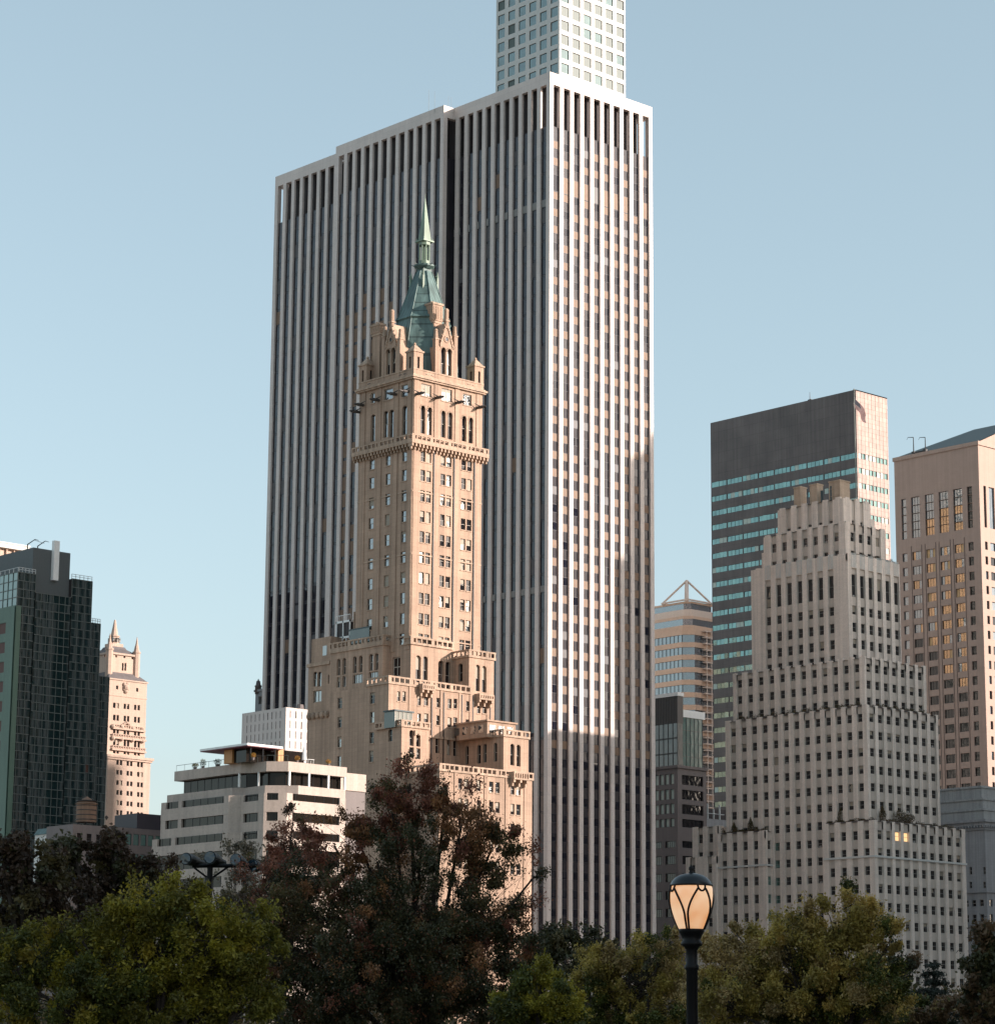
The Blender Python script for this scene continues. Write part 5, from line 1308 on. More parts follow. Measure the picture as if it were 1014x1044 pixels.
# ================================================================== STACKED GREY-GREEN BUILDING between
def mid_building():
    Y0=450.0;c=aty(690.5,800,Y0);X0=c[0];z=lambda py:hz(X0,Y0,py)
    B=Bld('brown_office_block',(X0,Y0),'brown office block with glass upper storeys, between white slab and limestone tower','office building',
          wmats=[M['dark_metal'],M['dark_glass'],M['blind'],plain('pale_teal_blind',(.45,.52,.47),.6)])
    zb=z(783);xe=aty(720,800,Y0)[0];Ly=16
    fl=z(790)-z(805)
    st=dict(fw=.08,rail=0,glass=[(3,1)],tilt=.02);sw=dict(fw=.1,rail=0,mull=4,glass=[(1,1)])
    cx=colsX(X0,790,[(670.5,674),(675.2,678.8),(680,683.4),(684.4,687.2),(688,689.5)]) if 0 else [(Y0+1.2+i*1.75,Y0+2.5+i*1.75) for i in range(7)]
    oX=grid(cx,[(z(b),z(a)) for a,b in((788.5,799),(804,814.5),(819,829),(834,842.5))],d=.3,st=st)
    for a,b in((857,864),(872,881),(890,899),(908,917),(926,935)):
        for i in range(3):oX.append(dict(u0=Y0+.9+i*4.6,u1=Y0+4.3+i*4.6,z0=z(b),z1=z(a),d=.4,st=sw))
    oY=[]
    w=xe-X0
    for a,b in((789.5,799.5),(804.5,814.5),(819.5,829.5),(834.5,843),(857,864),(872,881),(890,899),(908,917),(926,935)):
        oY.append(dict(u0=X0+w*.15,u1=X0+w*.88,z0=z(b),z1=z(a),d=.4,st=sw))
    block(B,X0,xe,Y0,Y0+Ly,0,zb,oY,oX,[M['brown_stone'],M['roof_grey']],1)
    mb=MB();mb.box(X0-.4,xe+.2,Y0-.4,Y0+Ly,zb,zb+.7);B.part('cornice',mb,[M['brown_stone']])
    # glass upper storeys, left dark part and right green part
    c1=aty(690.5,720,Y0+1);zt=hz(c1[0],Y0+1,709.5);zl=hz(c1[0],Y0+1,737);mb=MB()
    Xa=c1[0];mb.box(Xa,Xa+.3+1.5,Y0+1,Y0+15,zb,zl,1);mb.box(Xa-.1,Xa+1.9,Y0+.9,Y0+15,zl,zt,0)
    for k in range(26):mb.box(Xa-.2,Xa-.1,Y0+.9+k*.55,Y0+1.0+k*.55,zl,zt,2)
    for k in range(9):
        v=Y0+1+k*1.6;mb.box(Xa-.1,Xa,v,v+.12,zb,zl,2)
    for h in(.33,.66):mb.box(Xa-.12,Xa,Y0+1,Y0+15,zb+(zl-zb)*h,zb+(zl-zb)*h+.3,2)
    B.part('upper_wall',mb,[plain('louvre_brown',(.10,.09,.085),.5,.3),glassmat('greyish_glass',(.10,.105,.10),1.7,.15),M['dark_metal']])
    x2=aty(716.5,750,Y0+1)[0];zg=hz(Xa+1.9,Y0+1,731);mb=MB();mb.box(Xa+1.9,x2,Y0+1.3,Y0+13,zb,zg,0)
    for k in range(6):
        u=Xa+1.9+(x2-Xa-1.9)*k/5;mb.box(u-.06,u+.06,Y0+1.2,Y0+1.3,zb,zg,1)
    for h in(.0,.25,.5,.75):mb.box(Xa+1.9,x2,Y0+1.22,Y0+1.3,zb+(zg-zb)*h,zb+(zg-zb)*h+.12,1)
    B.part('glass_storeys',mb,[glassmat('teal_storey_glass',(.05,.12,.11),1.6,.12,.0),M['mullion']])
    zw=hz(Xa+1.9,Y0+1,723.5);mb=MB();mb.box(Xa+1.9,x2+.8,Y0+1.0,Y0+13,zg,zw,0);mb.box(Xa+.9,Xa+3.4,Y0+3,Y0+6,zw,zw+2.2,1);mb.box(Xa-.3,Xa+2,Y0+.7,Y0+15,zt,zt+.9,0);B.part('roof_fascia',mb,[M['white_paint'],M['peach']])
    B.finish()
    # low roof with plant between the block and the stepped tower
    Y1=452;c=aty(722,835,Y1);B=Bld('low_roof_building',(c[0],Y1),'low dark building with pale pipes on its roof, squeezed beside the limestone tower','building',wmats=[M['dark_metal'],M['dark_glass'],M['blind']])
    X0=xe+.3;H=hz(X0,Y1,834);x1=X0+16
    block(B,X0,x1,Y1,Y1+14,0,H,[],[],[M['grey_stone'],M['roof_grey']],1)
    zt=hz(X0,Y1,822);mb=MB();mb.box(X0+.2,x1-1,Y1+3,Y1+9,H,zt,0);B.part('plant_room',mb,[M['gm_core']])
    mb=MB()
    for k in range(4):mb.tube((X0+1+k*2.2,Y1+1,H),(X0+1+k*2.2,Y1+1,H+2.6+(k%2)*1.2),.25,.25,8)
    mb.tube((X0+.5,Y1+.7,H+1.4),(X0+9,Y1+.7,H+1.4),.1,.1,6);B.part('vent_pipe',mb,[M['white_rail']])
    B.finish()
mid_building()
# ================================================================== GREY CLASSICAL BUILDING lower right
def classical():
    Y0=400.0;c=aty(999,860,Y0);X0=c[0];z=lambda py:hz(X0,Y0,py)
    X0=aty(1004,860,Y0)[0]
    B=Bld('classical_building',(X0,Y0),'grey classical stone building with heavy stepped attic, at the lower right edge','building',wmats=[M['zig_frame'],M['zig_glass'],M['blind']])
    st=dict(fw=.1,rail=1,glass=[(1,1)],pb=.1)
    Ly=22
    oX=[]
    for y0,y1 in((884,892),(899,906)):
        for a,b in((992,994.5),(1006,1008.5)):oX.append(rectX(X0,a-4,b-4,y0,y1,d=.3,st=st))
    for y0,y1 in((917,924),(932,940),(952,960),(972,980),(992,1000)):
        for i in range(9):
            u=Y0+1+i*2.3;oX.append(dict(u0=u,u1=u+1.2,z0=z(y1),z1=z(y0),d=.35,st=st))
    oY=[]
    for y0,y1 in((917,924),(932,940),(952,960)):
        for i in range(6):
            u=X0+1+i*3.2;oY.append(dict(u0=u,u1=u+1.3,z0=z(y1),z1=z(y0),d=.35,st=st))
    block(B,X0,X0+26,Y0,Y0+Ly,0,z(838),oY,oX,[M['grey_stone'],M['roof_grey']],1)
    mb=MB()
    for za,zb,e in((838,835.5,.9),(841.5,838,.5),(846,843.5,.3)):mb.box(X0-e,X0+26+e,Y0-e,Y0+Ly+.3,z(za),z(zb))
    for k in range(26):mb.box(X0-.8,X0-.3,Y0+k*.9-.3,Y0+k*.9+.1,z(843.5),z(841.5))
    for k in range(28):mb.box(X0+k*.9-.3,X0+k*.9+.1,Y0-.8,Y0-.3,z(843.5),z(841.5))
    B.part('cornice',mb,[M['grey_stone']])
    for za,zb,e in((910,908.5,.35),(944.5,943,.35)):
        mb=MB();mb.box(X0-e,X0+26+e,Y0-e,Y0+Ly+.3,z(za),z(zb));B.part('string_course',mb,[M['grey_stone']])
    mb=MB();
    for e,ya,yb in((1.0,835.5,823.5),(1.6,823.5,812.5),(2.6,812.5,799.5)):
        mb.box(X0+e,X0+24,Y0+e,Y0+Ly-e,z(ya),z(yb)-.02);mb.box(X0+e-.25,X0+24,Y0+e-.25,Y0+Ly-e,z(yb)-.5,z(yb))
    B.part('attic',mb,[M['slab_grey']])
    B.finish()
classical()
# ================================================================== small things at lower left
def small_left():
    Y0=470;c=aty(141.5,832,Y0);B=Bld('dark_flat_building',(c[0],Y0),'dark flat-topped building wedged between the peach tower and the terraced house','building',wmats=[M['dark_metal'],M['green_glass2'],M['blind']])
    x0,x1=c[0],c[0]+ext(c,(1,0),168);zt=hz(x0,Y0,829);zm=hz(x0,Y0,845)
    block(B,x0-6,x1,Y0,Y0+10,0,zm,grid([(x0-5+i*1.9,x0-3.6+i*1.9) for i in range(7)],[(zm-3.6,zm-1.2),(zm-8,zm-5.4)],d=.2,st=dict(fw=.08,rail=0,glass=[(1,1)])),[],[M['brown_stone'],M['roof_grey']],1)
    mb=MB();mb.box(x0,x1,Y0+.6,Y0+9,zm,zt);B.part('roof_volume',mb,[plain('blackish_cladding',(.035,.03,.04),.5)]);B.finish()
    Y1=440;c=aty(70,852,Y1);B=Bld('green_roofed_house',(c[0],Y1),'small pale house with green pitched roof at the foot of the glass tower','house',wmats=[M['win_frame'],M['win_glass'],M['blind']])
    x0=aty(53,850,Y1)[0];x1=c[0];zt=hz(x0,Y1,850);zr=hz(x0,Y1,843.5)
    block(B,x0,x1,Y1,Y1+6,0,zt,grid([(x0+.6+i*1.5,x0+1.3+i*1.5) for i in range(2)],[(zt-2.6,zt-1.1),(zt-5.6,zt-4.1)],d=.2,st=dict(fw=.1,rail=1,glass=[(1,1)])),[],[M['concrete'],M['roof_grey']],1)
    mb=MB();xm=(x0+x1)/2
    mb.poly([(x0-.3,Y1-.3,zt),(x1+.3,Y1-.3,zt),(x1-.6,Y1+1.2,zr),(x0+.6,Y1+1.2,zr)]);mb.poly([(x0-.3,Y1-.3,zt),(x0+.6,Y1+1.2,zr),(x0+.6,Y1+6,zr),(x0-.3,Y1+6,zt)]);mb.poly([(x1+.3,Y1-.3,zt),(x1-.6,Y1+1.2,zr),(x1-.6,Y1+6,zr),(x1+.3,Y1+6,zt)]);mb.poly([(x0+.6,Y1+1.2,zr),(x1-.6,Y1+1.2,zr),(x1-.6,Y1+6,zr),(x0+.6,Y1+6,zr)]);B.part('roof',mb,[M['copper']]);B.finish()
    # water tank on its own building
    Y2=430;c=aty(88,838,Y2);B=Bld('tank_building',(c[0],Y2),'plain brown building behind the dark trees that carries the wooden water tank','building',wmats=[M['dark_metal'],M['dark_glass'],M['blind']])
    zt=hz(c[0],Y2,843);block(B,c[0]-5,c[0]+5,Y2-3,Y2+6,0,zt,grid([(c[0]-4+i*2.2,c[0]-2.9+i*2.2) for i in range(4)],[(zt-3.5-3.4*k,zt-1.6-3.4*k) for k in range(4)],d=.2,st=dict(fw=.08,rail=1,glass=[(1,1)])),[],[M['brown_stone'],M['roof_grey']],1);B.finish()
    w=ext(aty(77.5,830,Y2),(1,0),98.5);r=w/2*.74+.0
    x,y=c[0],Y2;q=aty(88,830,Y2);x=q[0]
    o=empty('water_tank',(x,y,zt),'weathered round wooden water tank with conical roof in front of the dark glass tower','water tank')
    ze=hz(x,y,820);za=hz(x,y,812.3);r=10.3/5.0/1.0*.62+.35
    r=(98.3-77.5)/2/(f_px/math.hypot(x,y))
    mb=MB();mb.lathe(x,y,[(r,zt+.8),(r,ze)],24)
    for k in range(5):mb.lathe(x,y,[(r+.03,zt+1.2+k*.9),(r+.06,zt+1.25+k*.9),(r+.06,zt+1.32+k*.9),(r+.03,zt+1.37+k*.9)],24,1)
    mb.build('tank',[M['wood_tank'],M['dark_metal']],o)
    mb=MB();mb.lathe(x,y,[(r+.25,ze),(.1,za)],16);mb.build('conical_roof',[M['wood_tank']],o)
    for i in range(6):
        t=i*PI/3;mb=MB();mb.tube((x+r*.85*math.cos(t),y+r*.85*math.sin(t),zt),(x+r*.85*math.cos(t),y+r*.85*math.sin(t),zt+.8),.12,.12,5);mb.build('leg',[M['dark_metal']],o)
small_left()
M['lamp_glass']=plain('glowing_lamp_glass',(.75,.60,.45),.35,0,(1.0,.50,.22),.44,.1)
_n=M['lamp_glass'].node_tree;_t=_n.nodes.new('ShaderNodeTexCoord');_z=_n.nodes.new('ShaderNodeTexNoise');_z.inputs['Scale'].default_value=3.2;_z.inputs['Detail'].default_value=2;_n.links.new(_t.outputs['Object'],_z.inputs['Vector'])
_r=_n.nodes.new('ShaderNodeValToRGB');_r.color_ramp.elements[0].position=.38;_r.color_ramp.elements[1].position=.62;_r.color_ramp.elements[0].color=(.85,.33,.09,1);_r.color_ramp.elements[1].color=(1,.62,.36,1);_n.links.new(_z.outputs[0],_r.inputs[0]);_n.links.new(_r.outputs[0],_n.nodes['Principled BSDF'].inputs['Emission Color'])
M['cap_iron']=plain('blue_black_gloss_iron',(.008,.011,.014),.3,.1)
M['flood_glass']=glassmat('floodlight_glass',(.015,.03,.045),1.7,.04,0,.05,3);M['flood_rim']=plain('dull_rim',(.02,.022,.025),.4,.3)
M['pole_green']=plain('dull_pole',(.25,.27,.24),.5)
# ================================================================== STREET LAMP
def street_lamp():
    d=27.0;p=atd(704.8,950,d);x,y=p[0],p[1];z=lambda py:hz(x,y,py);s=1/(f_px/d)*1.02
    o=empty('street_lamp',(x,y,0),'lit black iron park lamp with a tulip-shaped glass globe and domed cap','street lamp')
    mb=MB();prof=[(.30,0),(.30,.12),(.24,.18),(.20,.5),(.13,.75),(.085,.9),(.07,1.2)]
    zt=z(967);prof+=[(.058,zt-1.2),(.057,z(990)),(.070,z(988)),(.072,z(985)),(.058,z(983)),(.057,z(969)),(.075,z(966)),(.11,z(963.5)),(.105,z(961)),(.088,z(959)),(.10,z(955)),(.115,z(952)),(.13,z(949.5)),(.128,z(947.5))]
    mb.lathe(x,y,prof,24);mb.build('pole',[M['iron']],o,True)
    gp=[(12.3,948.5),(13.9,945),(15.6,941),(17.5,936),(19.1,931),(20.5,925),(21.4,919),(21.8,912),(21.6,907),(21.0,904),(19.5,901)]
    mb=MB();mb.lathe(x,y,[(r*s*.975,z(q)) for r,q in gp],32);g=mb.build('glass_globe',[M['lamp_glass']],o,True)
    mb=MB();mb.lathe(x,y,[(20.9*s,z(903)),(20.8*s,z(902)),(19.3*s,z(899)),(16.3*s,z(895.5)),(11.8*s,z(892.6)),(6*s,z(890.9)),(3.2*s,z(890.4))],32);mb.build('cap',[M['cap_iron']],o,True)
    mb=MB();mb.lathe(x,y,[(3.2*s,z(890.8)),(2.2*s,z(889.5)),(1.6*s,z(888.3)),(2.6*s,z(886.5)),(2.3*s,z(884.5)),(.9*s,z(883.2)),(.2*s,z(881.3))],12);mb.build('finial',[M['iron']],o,True)
    def rad(q):
        for (r0,q0),(r1,q1) in zip(gp[:-1],gp[1:]):
            if q1<=q<=q0:return (r0+(r1-r0)*(q0-q)/(q0-q1))*s*1.005
        return gp[0][0]*s if q>gp[0][1] else gp[-1][0]*s
    vx=math.atan2(-y,-x)      # direction towards the camera
    for k in range(4):
        ph=vx-.28+k*PI/2
        for sg in(-1,1):
            pts=[]
            for i in range(15):
                t=i/14;q=948-41*t
                sp=.09+.0*t if t<.35 else .09+.50*((t-.35)/.65)**1.6
                r=rad(q);a=ph+sg*sp;pts.append((x+r*math.cos(a),y+r*math.sin(a),z(q)))
            mb=MB()
            for a,b in zip(pts[:-1],pts[1:]):mb.tube(a,b,.011,.011,6,0,True)
            mb.build('cage_rib',[M['iron']],o)
        # hanging loops under the cap, between the ribs
        for c0,wd in((ph,.48),(ph+PI/4,.20)):
            mb=MB();pts=[]
            for i in range(13):
                t=PI*i/12;a=c0+wd*math.cos(t)
                q=903+ (5.0 if wd>.3 else 6.5)*math.sin(t)*(1 if wd<.3 else .0)+ (0 if wd<.3 else 0);r=rad(min(q,948))
                pts.append((x+r*math.cos(a),y+r*math.sin(a),z(q)))
            for a,b in zip(pts[:-1],pts[1:]):mb.tube(a,b,.010,.010,6)
            mb.build('cage_loop',[M['iron']],o)
    mb=MB();mb.lathe(x,y,[(20.9*s,z(903.9)),(21.3*s,z(903.6)),(21.3*s,z(902.6)),(20.8*s,z(902.3))],32);mb.build('cap_ring',[M['iron']],o,True)
street_lamp()
# ================================================================== FLOODLIGHT POST
def floodlights():
    d=120.0;p=atd(214,890,d);x,y=p[0],p[1];k=1/(f_px/d);z=lambda py:hz(x,y,py)
    # across direction parallel to the picture, slightly turned
    rx,ry=RV[0],RV[1];n=math.hypot(rx,ry);rx/=n;ry/=n
    P=lambda px,py,t=0:(x+rx*(px-214)*k-ry*t*-1,y+ry*(px-214)*k-rx*t,z(py))
    o=empty('floodlight_post',(x,y,0),'dark post carrying four round rink floodlights on a crossbar, above the bright green tree','floodlight')
    mb=MB();mb.tube((x,y,0),(x,y,z(884)),.19,.13,10);mb.tube((x,y,z(897)),(x,y,z(894.5)),.2,.2,10);mb.build('post',[M['iron']],o)
    mb=MB();mb.tube(P(196,883),P(262,882.5),.09,.09,8);mb.tube(P(214,897),P(232,884),.05,.05,6);mb.tube(P(214,897),P(198,885),.05,.05,6);mb.build('crossbar',[M['iron']],o)
    heads=[((191.8,877.5),(205,878.5),5.9,.9),((214.8,875.3),(226,878),6.4,.5),((240.5,877),(250,880),6.0,.4),((256.5,882),(264,883.5),6.2,-.1)]
    for (fx,fy),(bx,by),r,tt in heads:
        a=P(fx,fy,tt);b=P(bx,by,-.9);R_=r*k
        v=[b[i]-a[i] for i in range(3)];L=math.sqrt(sum(c*c for c in v));v=[c/L for c in v]
        q=lambda t:tuple(a[i]+v[i]*L*t for i in range(3))
        m=MB();m.tube(q(0),q(.28),R_*.98,R_,18,0);m.tube(q(.28),q(.6),R_,R_*.75,18,0);m.tube(q(.6),q(1.0),R_*.5,R_*.42,12,0);h=m.build('lamp_housing',[M['iron']],o)
        m=MB();m.tube(q(-.03),q(.02),R_*.9,R_*.9,18,0);m.build('lens',[M['flood_glass']],h)
        m=MB();m.tube(q(.0),q(.04),R_*1.06,R_*1.06,18,0);m.build('rim',[M['flood_rim']],h)
        m=MB();c=q(.5);m.tube(c,(c[0],c[1],z(883)),.05,.05,6);m.build('bracket',[M['iron']],h)
floodlights()
# ================================================================== FLAG on the limestone tower
def flag():
    t1=ST[1];x,y,zr=t1[0]+1.2,t1[1]+1.0,t1[4];q=aty(872.3,490,y);x=q[0];zt=hz(x,y,397)
    o=empty('flag',(x,y,zr),'american flag drooping from a tall thin pole on top of the limestone tower','flag')
    mb=MB();mb.tube((x,y,zr-2),(x,y,zt),.16,.07,6);mb.ball((x,y,zt),.2,0,6);mb.build('flagpole',[M['pole_green']],o)
    a=hz(x,y,404);L=3.9;n=16;mb=MB();rows=13
    def pt(u,v):    # u along fly, v down the hoist
        fx=u*4.2;
        dz=-v*3.0*(1-.3*u)-u*3.6+.25*math.sin(u*5+v)-.9*v*0
        return (x+.12+fx*.95-.25*v*u,y+.35*math.sin(u*7+v*2.5)-.2*u,a+dz)
    for j in range(rows):
        for i in range(n):
            u0,u1=i/n,(i+1)/n;v0,v1=j/rows,(j+1)/rows
            m=2 if (i<n*.42 and j<7) else (0 if j%2==0 else 1)
            mb.poly([pt(u0,v1),pt(u1,v1),pt(u1,v0),pt(u0,v0)],m)
    # stars
    for j in range(5):
        for i in range(6):
            c=pt((i+.6)/n*.95+.02,(j+.7)*1.25/rows);mb.box(c[0]-.035,c[0]+.035,c[1]-.06,c[1]-.03,c[2]-.035,c[2]+.035,1)
    f=mb.build('cloth',[plain('flag_red_backlit',(.09,.008,.012),.8),plain('flag_white_backlit',(.17,.155,.15),.8),plain('flag_navy_backlit',(.008,.01,.025),.8)],o)  # cloth colours darkened so the flag looks backlit
flag()
# ================================================================== FOLIAGE
rs=np.random.RandomState(11)
def leaves(pts,size,asp,cols,jit=.35,droop=.0):
    """mesh data for leaf quads (folded diamonds) round the given points"""
    n=len(pts)
    a=rs.normal(size=(n,3));a[:,2]-=droop;a/=np.linalg.norm(a,axis=1)[:,None]
    b=rs.normal(size=(n,3));b-=a*(a*b).sum(1)[:,None];b/=np.linalg.norm(b,axis=1)[:,None]
    c=np.cross(a,b)
    s=size*(1+jit*rs.normal(size=n)).clip(.4,2)
    L=a*s[:,None];W=b*(s*asp)[:,None]
    v=np.stack([pts-L*.5,pts+W*.5+L*.05+c*(s*.12)[:,None],pts+L*.5,pts-W*.5+L*.05+c*(s*.12)[:,None]],1).reshape(-1,3)
    return v
def leafmesh(name,v,mi,mats,parent):
    ox=origin(parent) if parent is not None else (0,0,0);v=np.asarray(v)-np.array(ox)
    n=len(v)//4;me=bpy.data.meshes.new(name);me.vertices.add(len(v));me.vertices.foreach_set('co',np.asarray(v,dtype=np.float32).ravel())
    me.loops.add(4*n);me.loops.foreach_set('vertex_index',np.arange(4*n,dtype=np.int32))
    me.polygons.add(n);me.polygons.foreach_set('loop_start',np.arange(0,4*n,4,dtype=np.int32))
    for m in mats:me.materials.append(m)
    me.polygons.foreach_set('material_index',np.asarray(mi,dtype=np.int32));me.update(calc_edges=True);me.validate()
    o=bpy.data.objects.new(name,me);COL.objects.link(o)
    if parent is not None:o.parent=parent
    return o
def tree(label,px,d,blobs,leaf,nleaf,mats,clump=12,name='tree',cat='tree',asp=.55,trunk_r=.22,group=None,sig=.55,dep=1.0,spread=(0.0,1.0),twig=1.0,droop=.3,up=.35):
    """blobs: picture ellipses (x, y, rx, ry, weight, dominant material) standing at distance d; thickness in depth like their width"""
    p=atd(px,1044,d);bx,by=p[0],p[1];o=empty(name,(bx,by,0),label,cat,group)
    k=d/f_px
    fx,fy=F[0],F[1];n=math.hypot(fx,fy);fx/=n;fy/=n;rx_,ry_=fy,-fx
    cen=[]
    tot=sum(b[2]*b[3]*b[4] for b in blobs)
    allv=[];allm=[];wood=MB()
    zc=[atd(b[0],b[1],d) for b in blobs]
    ztop=max(c[2] for c in zc);zlow=min(c[2] for c in zc)
    hub=(bx,by,max(.8,zlow*.45))
    wood.tube((bx,by,-.3),(bx,by,hub[2]),trunk_r*1.25,trunk_r,9)
    # leader up through the crown
    hi=max(range(len(blobs)),key=lambda i:zc[i][2]);
    for bi,b in enumerate(blobs):
        c=np.array(zc[bi]);off=rs.uniform(-.5,.5)*b[2]*k*dep;c=c+np.array([fx*off,fy*off,0])
        R=np.array([b[2]*k,b[2]*k*dep,b[3]*k])
        nc=max(5,int(b[2]*b[3]*b[4]/(clump*clump)*2.2))
        # limb to the blob
        q0=np.array(hub);m1=q0*.45+c*.55+np.array([0,0,(c[2]-q0[2])*.1])+rs.normal(size=3)*.12*R[0]
        r0=trunk_r*.55
        wood.tube(tuple(q0),tuple(m1),r0,r0*.65,6);wood.tube(tuple(m1),tuple(c),r0*.65,r0*.35,6)
        u=rs.normal(size=(nc,3));u/=np.linalg.norm(u,axis=1)[:,None];u*=(rs.uniform(.12,1,size=nc)**.45)[:,None]
        cc=c+np.outer(u[:,0]*R[0],(rx_,ry_,0))+np.outer(u[:,1]*R[1],(fx,fy,0))+np.outer(u[:,2]*R[2],(0,0,1))
        out=rs.uniform(size=nc)<.07;cc[out]=c+(cc[out]-c)*rs.uniform(1.0,1.25,size=(out.sum(),1))
        cc=cc[cc[:,2]>.3]
        tw=cc-c;tw/=np.linalg.norm(tw,axis=1)[:,None]+1e-6;tw=tw*.6+rs.normal(size=tw.shape)*.35+np.array([0,0,up]);tw/=np.linalg.norm(tw,axis=1)[:,None]
        for q in cc:
            t=rs.uniform(.3,1);s0=m1*(1-t)+c*t;mid=(s0+q)/2+rs.normal(size=3)*.08*R[0]
            if twig:
                wood.tube(tuple(s0),tuple(mid),r0*.22*twig,r0*.14*twig,4,0,False);wood.tube(tuple(mid),tuple(q),r0*.14*twig,r0*.05*twig,4,0,False)
                e=q+(q-mid)*.5;wood.tube(tuple(q),tuple(e),r0*.06*twig,r0*.02*twig,3,0,False)
        nl=int(nleaf*b[2]*b[3]*b[4]/tot)
        if len(cc)==0:continue
        w=rs.gamma(1.6,.5,size=len(cc));w/=w.sum();idx=rs.choice(len(cc),nl,p=w)
        cs=clump*k*sig
        sg=rs.uniform(.35,1.15,size=len(cc))[idx][:,None];tt=rs.uniform(-.8,1.0,size=nl)[:,None]
        pts=cc[idx]+tw[idx]*tt*cs*1.25+rs.normal(size=(nl,3))*cs*.85*sg
        pts=pts[pts[:,2]>.15];idx=idx[:len(pts)]
        allv.append(leaves(pts,leaf,asp,None,droop=droop))
        dom=b[5] if len(b)>5 else 0
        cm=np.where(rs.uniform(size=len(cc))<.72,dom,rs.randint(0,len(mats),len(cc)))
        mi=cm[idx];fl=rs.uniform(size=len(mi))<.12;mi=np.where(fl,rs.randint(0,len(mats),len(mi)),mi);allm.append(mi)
    wood.build('trunk',[M['bark']],o)
    leafmesh('crown',np.concatenate(allv),np.concatenate(allm),mats,o)
    return o
LM_={k:leafmat(k,c,t) for k,(c,t) in {
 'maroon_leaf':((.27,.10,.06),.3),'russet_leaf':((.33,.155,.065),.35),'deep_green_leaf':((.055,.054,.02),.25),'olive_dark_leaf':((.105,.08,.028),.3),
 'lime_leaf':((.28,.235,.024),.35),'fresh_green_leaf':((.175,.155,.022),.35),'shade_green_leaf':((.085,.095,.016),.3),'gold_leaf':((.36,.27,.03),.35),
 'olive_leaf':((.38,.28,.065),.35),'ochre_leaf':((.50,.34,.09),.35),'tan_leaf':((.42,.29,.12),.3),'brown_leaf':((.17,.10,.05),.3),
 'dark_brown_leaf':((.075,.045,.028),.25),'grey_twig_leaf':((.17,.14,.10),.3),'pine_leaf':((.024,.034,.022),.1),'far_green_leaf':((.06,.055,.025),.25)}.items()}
L_=lambda *n:[LM_[x+'_leaf'] for x in n]
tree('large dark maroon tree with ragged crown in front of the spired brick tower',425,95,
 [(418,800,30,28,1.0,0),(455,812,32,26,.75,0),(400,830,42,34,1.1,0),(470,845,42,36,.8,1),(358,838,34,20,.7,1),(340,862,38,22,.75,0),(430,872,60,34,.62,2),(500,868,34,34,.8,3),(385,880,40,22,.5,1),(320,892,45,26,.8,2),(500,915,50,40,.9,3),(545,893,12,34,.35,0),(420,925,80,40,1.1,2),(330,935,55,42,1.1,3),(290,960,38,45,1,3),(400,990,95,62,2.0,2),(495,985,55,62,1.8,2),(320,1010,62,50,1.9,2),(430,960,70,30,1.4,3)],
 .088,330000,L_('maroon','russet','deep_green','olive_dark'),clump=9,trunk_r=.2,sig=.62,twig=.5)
tree('narrow maroon tree beside and left of the big dark red tree, near the floodlights',285,108,
 [(298,838,17,18,.55,0),(284,866,28,24,.8,0),(303,880,30,28,.9,1),(272,905,32,32,1,0),(262,945,32,40,1,2),(300,930,32,45,1,2)],
 .085,42000,L_('maroon','dark_brown','olive_dark'),clump=10,trunk_r=.16)
tree('bright green leafy tree in the left foreground',160,44,
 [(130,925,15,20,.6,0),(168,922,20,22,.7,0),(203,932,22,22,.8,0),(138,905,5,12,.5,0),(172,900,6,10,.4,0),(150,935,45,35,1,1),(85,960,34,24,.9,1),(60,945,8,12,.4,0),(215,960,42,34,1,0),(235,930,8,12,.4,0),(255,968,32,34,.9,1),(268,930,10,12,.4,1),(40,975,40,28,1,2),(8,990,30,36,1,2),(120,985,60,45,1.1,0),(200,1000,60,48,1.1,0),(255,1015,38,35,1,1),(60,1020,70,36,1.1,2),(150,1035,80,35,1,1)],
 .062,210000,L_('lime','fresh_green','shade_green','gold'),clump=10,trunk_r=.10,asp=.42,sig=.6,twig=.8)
tree('dark bare-edged tree at the far left, behind the bright green tree',30,85,
 [(22,862,22,22,.8,0),(5,880,26,34,1,0),(38,890,34,32,1,1),(20,925,48,40,1.1,0),(55,940,38,42,1,0),(0,960,40,45,1,1)],
 .15,30000,L_('dark_brown','olive_dark','deep_green'),clump=10,trunk_r=.22,group=None)
tree('dark dense tree below the wooden water tank, right of the far left one',108,88,
 [(100,858,20,18,.8,0),(78,875,22,20,.9,1),(122,872,26,24,1,0),(145,893,16,20,.9,0),(95,905,42,34,1.1,0),(135,920,28,34,1,1),(105,955,55,40,1.1,0)],
 .15,30000,L_('dark_brown','deep_green','olive_dark'),clump=10,trunk_r=.24)
tree('small dark tree with sparse top between the dark trees and the floodlight post',170,100,
 [(168,888,12,12,.6,0),(172,912,20,22,.8,0),(188,930,22,25,.8,1)],.14,5500,L_('dark_brown','olive_dark'),clump=9,trunk_r=.1)
tree('thin grey feathery tree in front of the terraced house, behind the floodlights',240,150,
 [(238,862,24,8,.5,0),(208,872,12,8,.45,0),(252,876,22,10,.55,0),(236,900,26,20,.5,0),(262,905,18,26,.6,1),(240,930,26,25,.8,1)],
 .17,6500,L_('grey_twig','olive_dark'),clump=8,trunk_r=.1,twig=1.4)
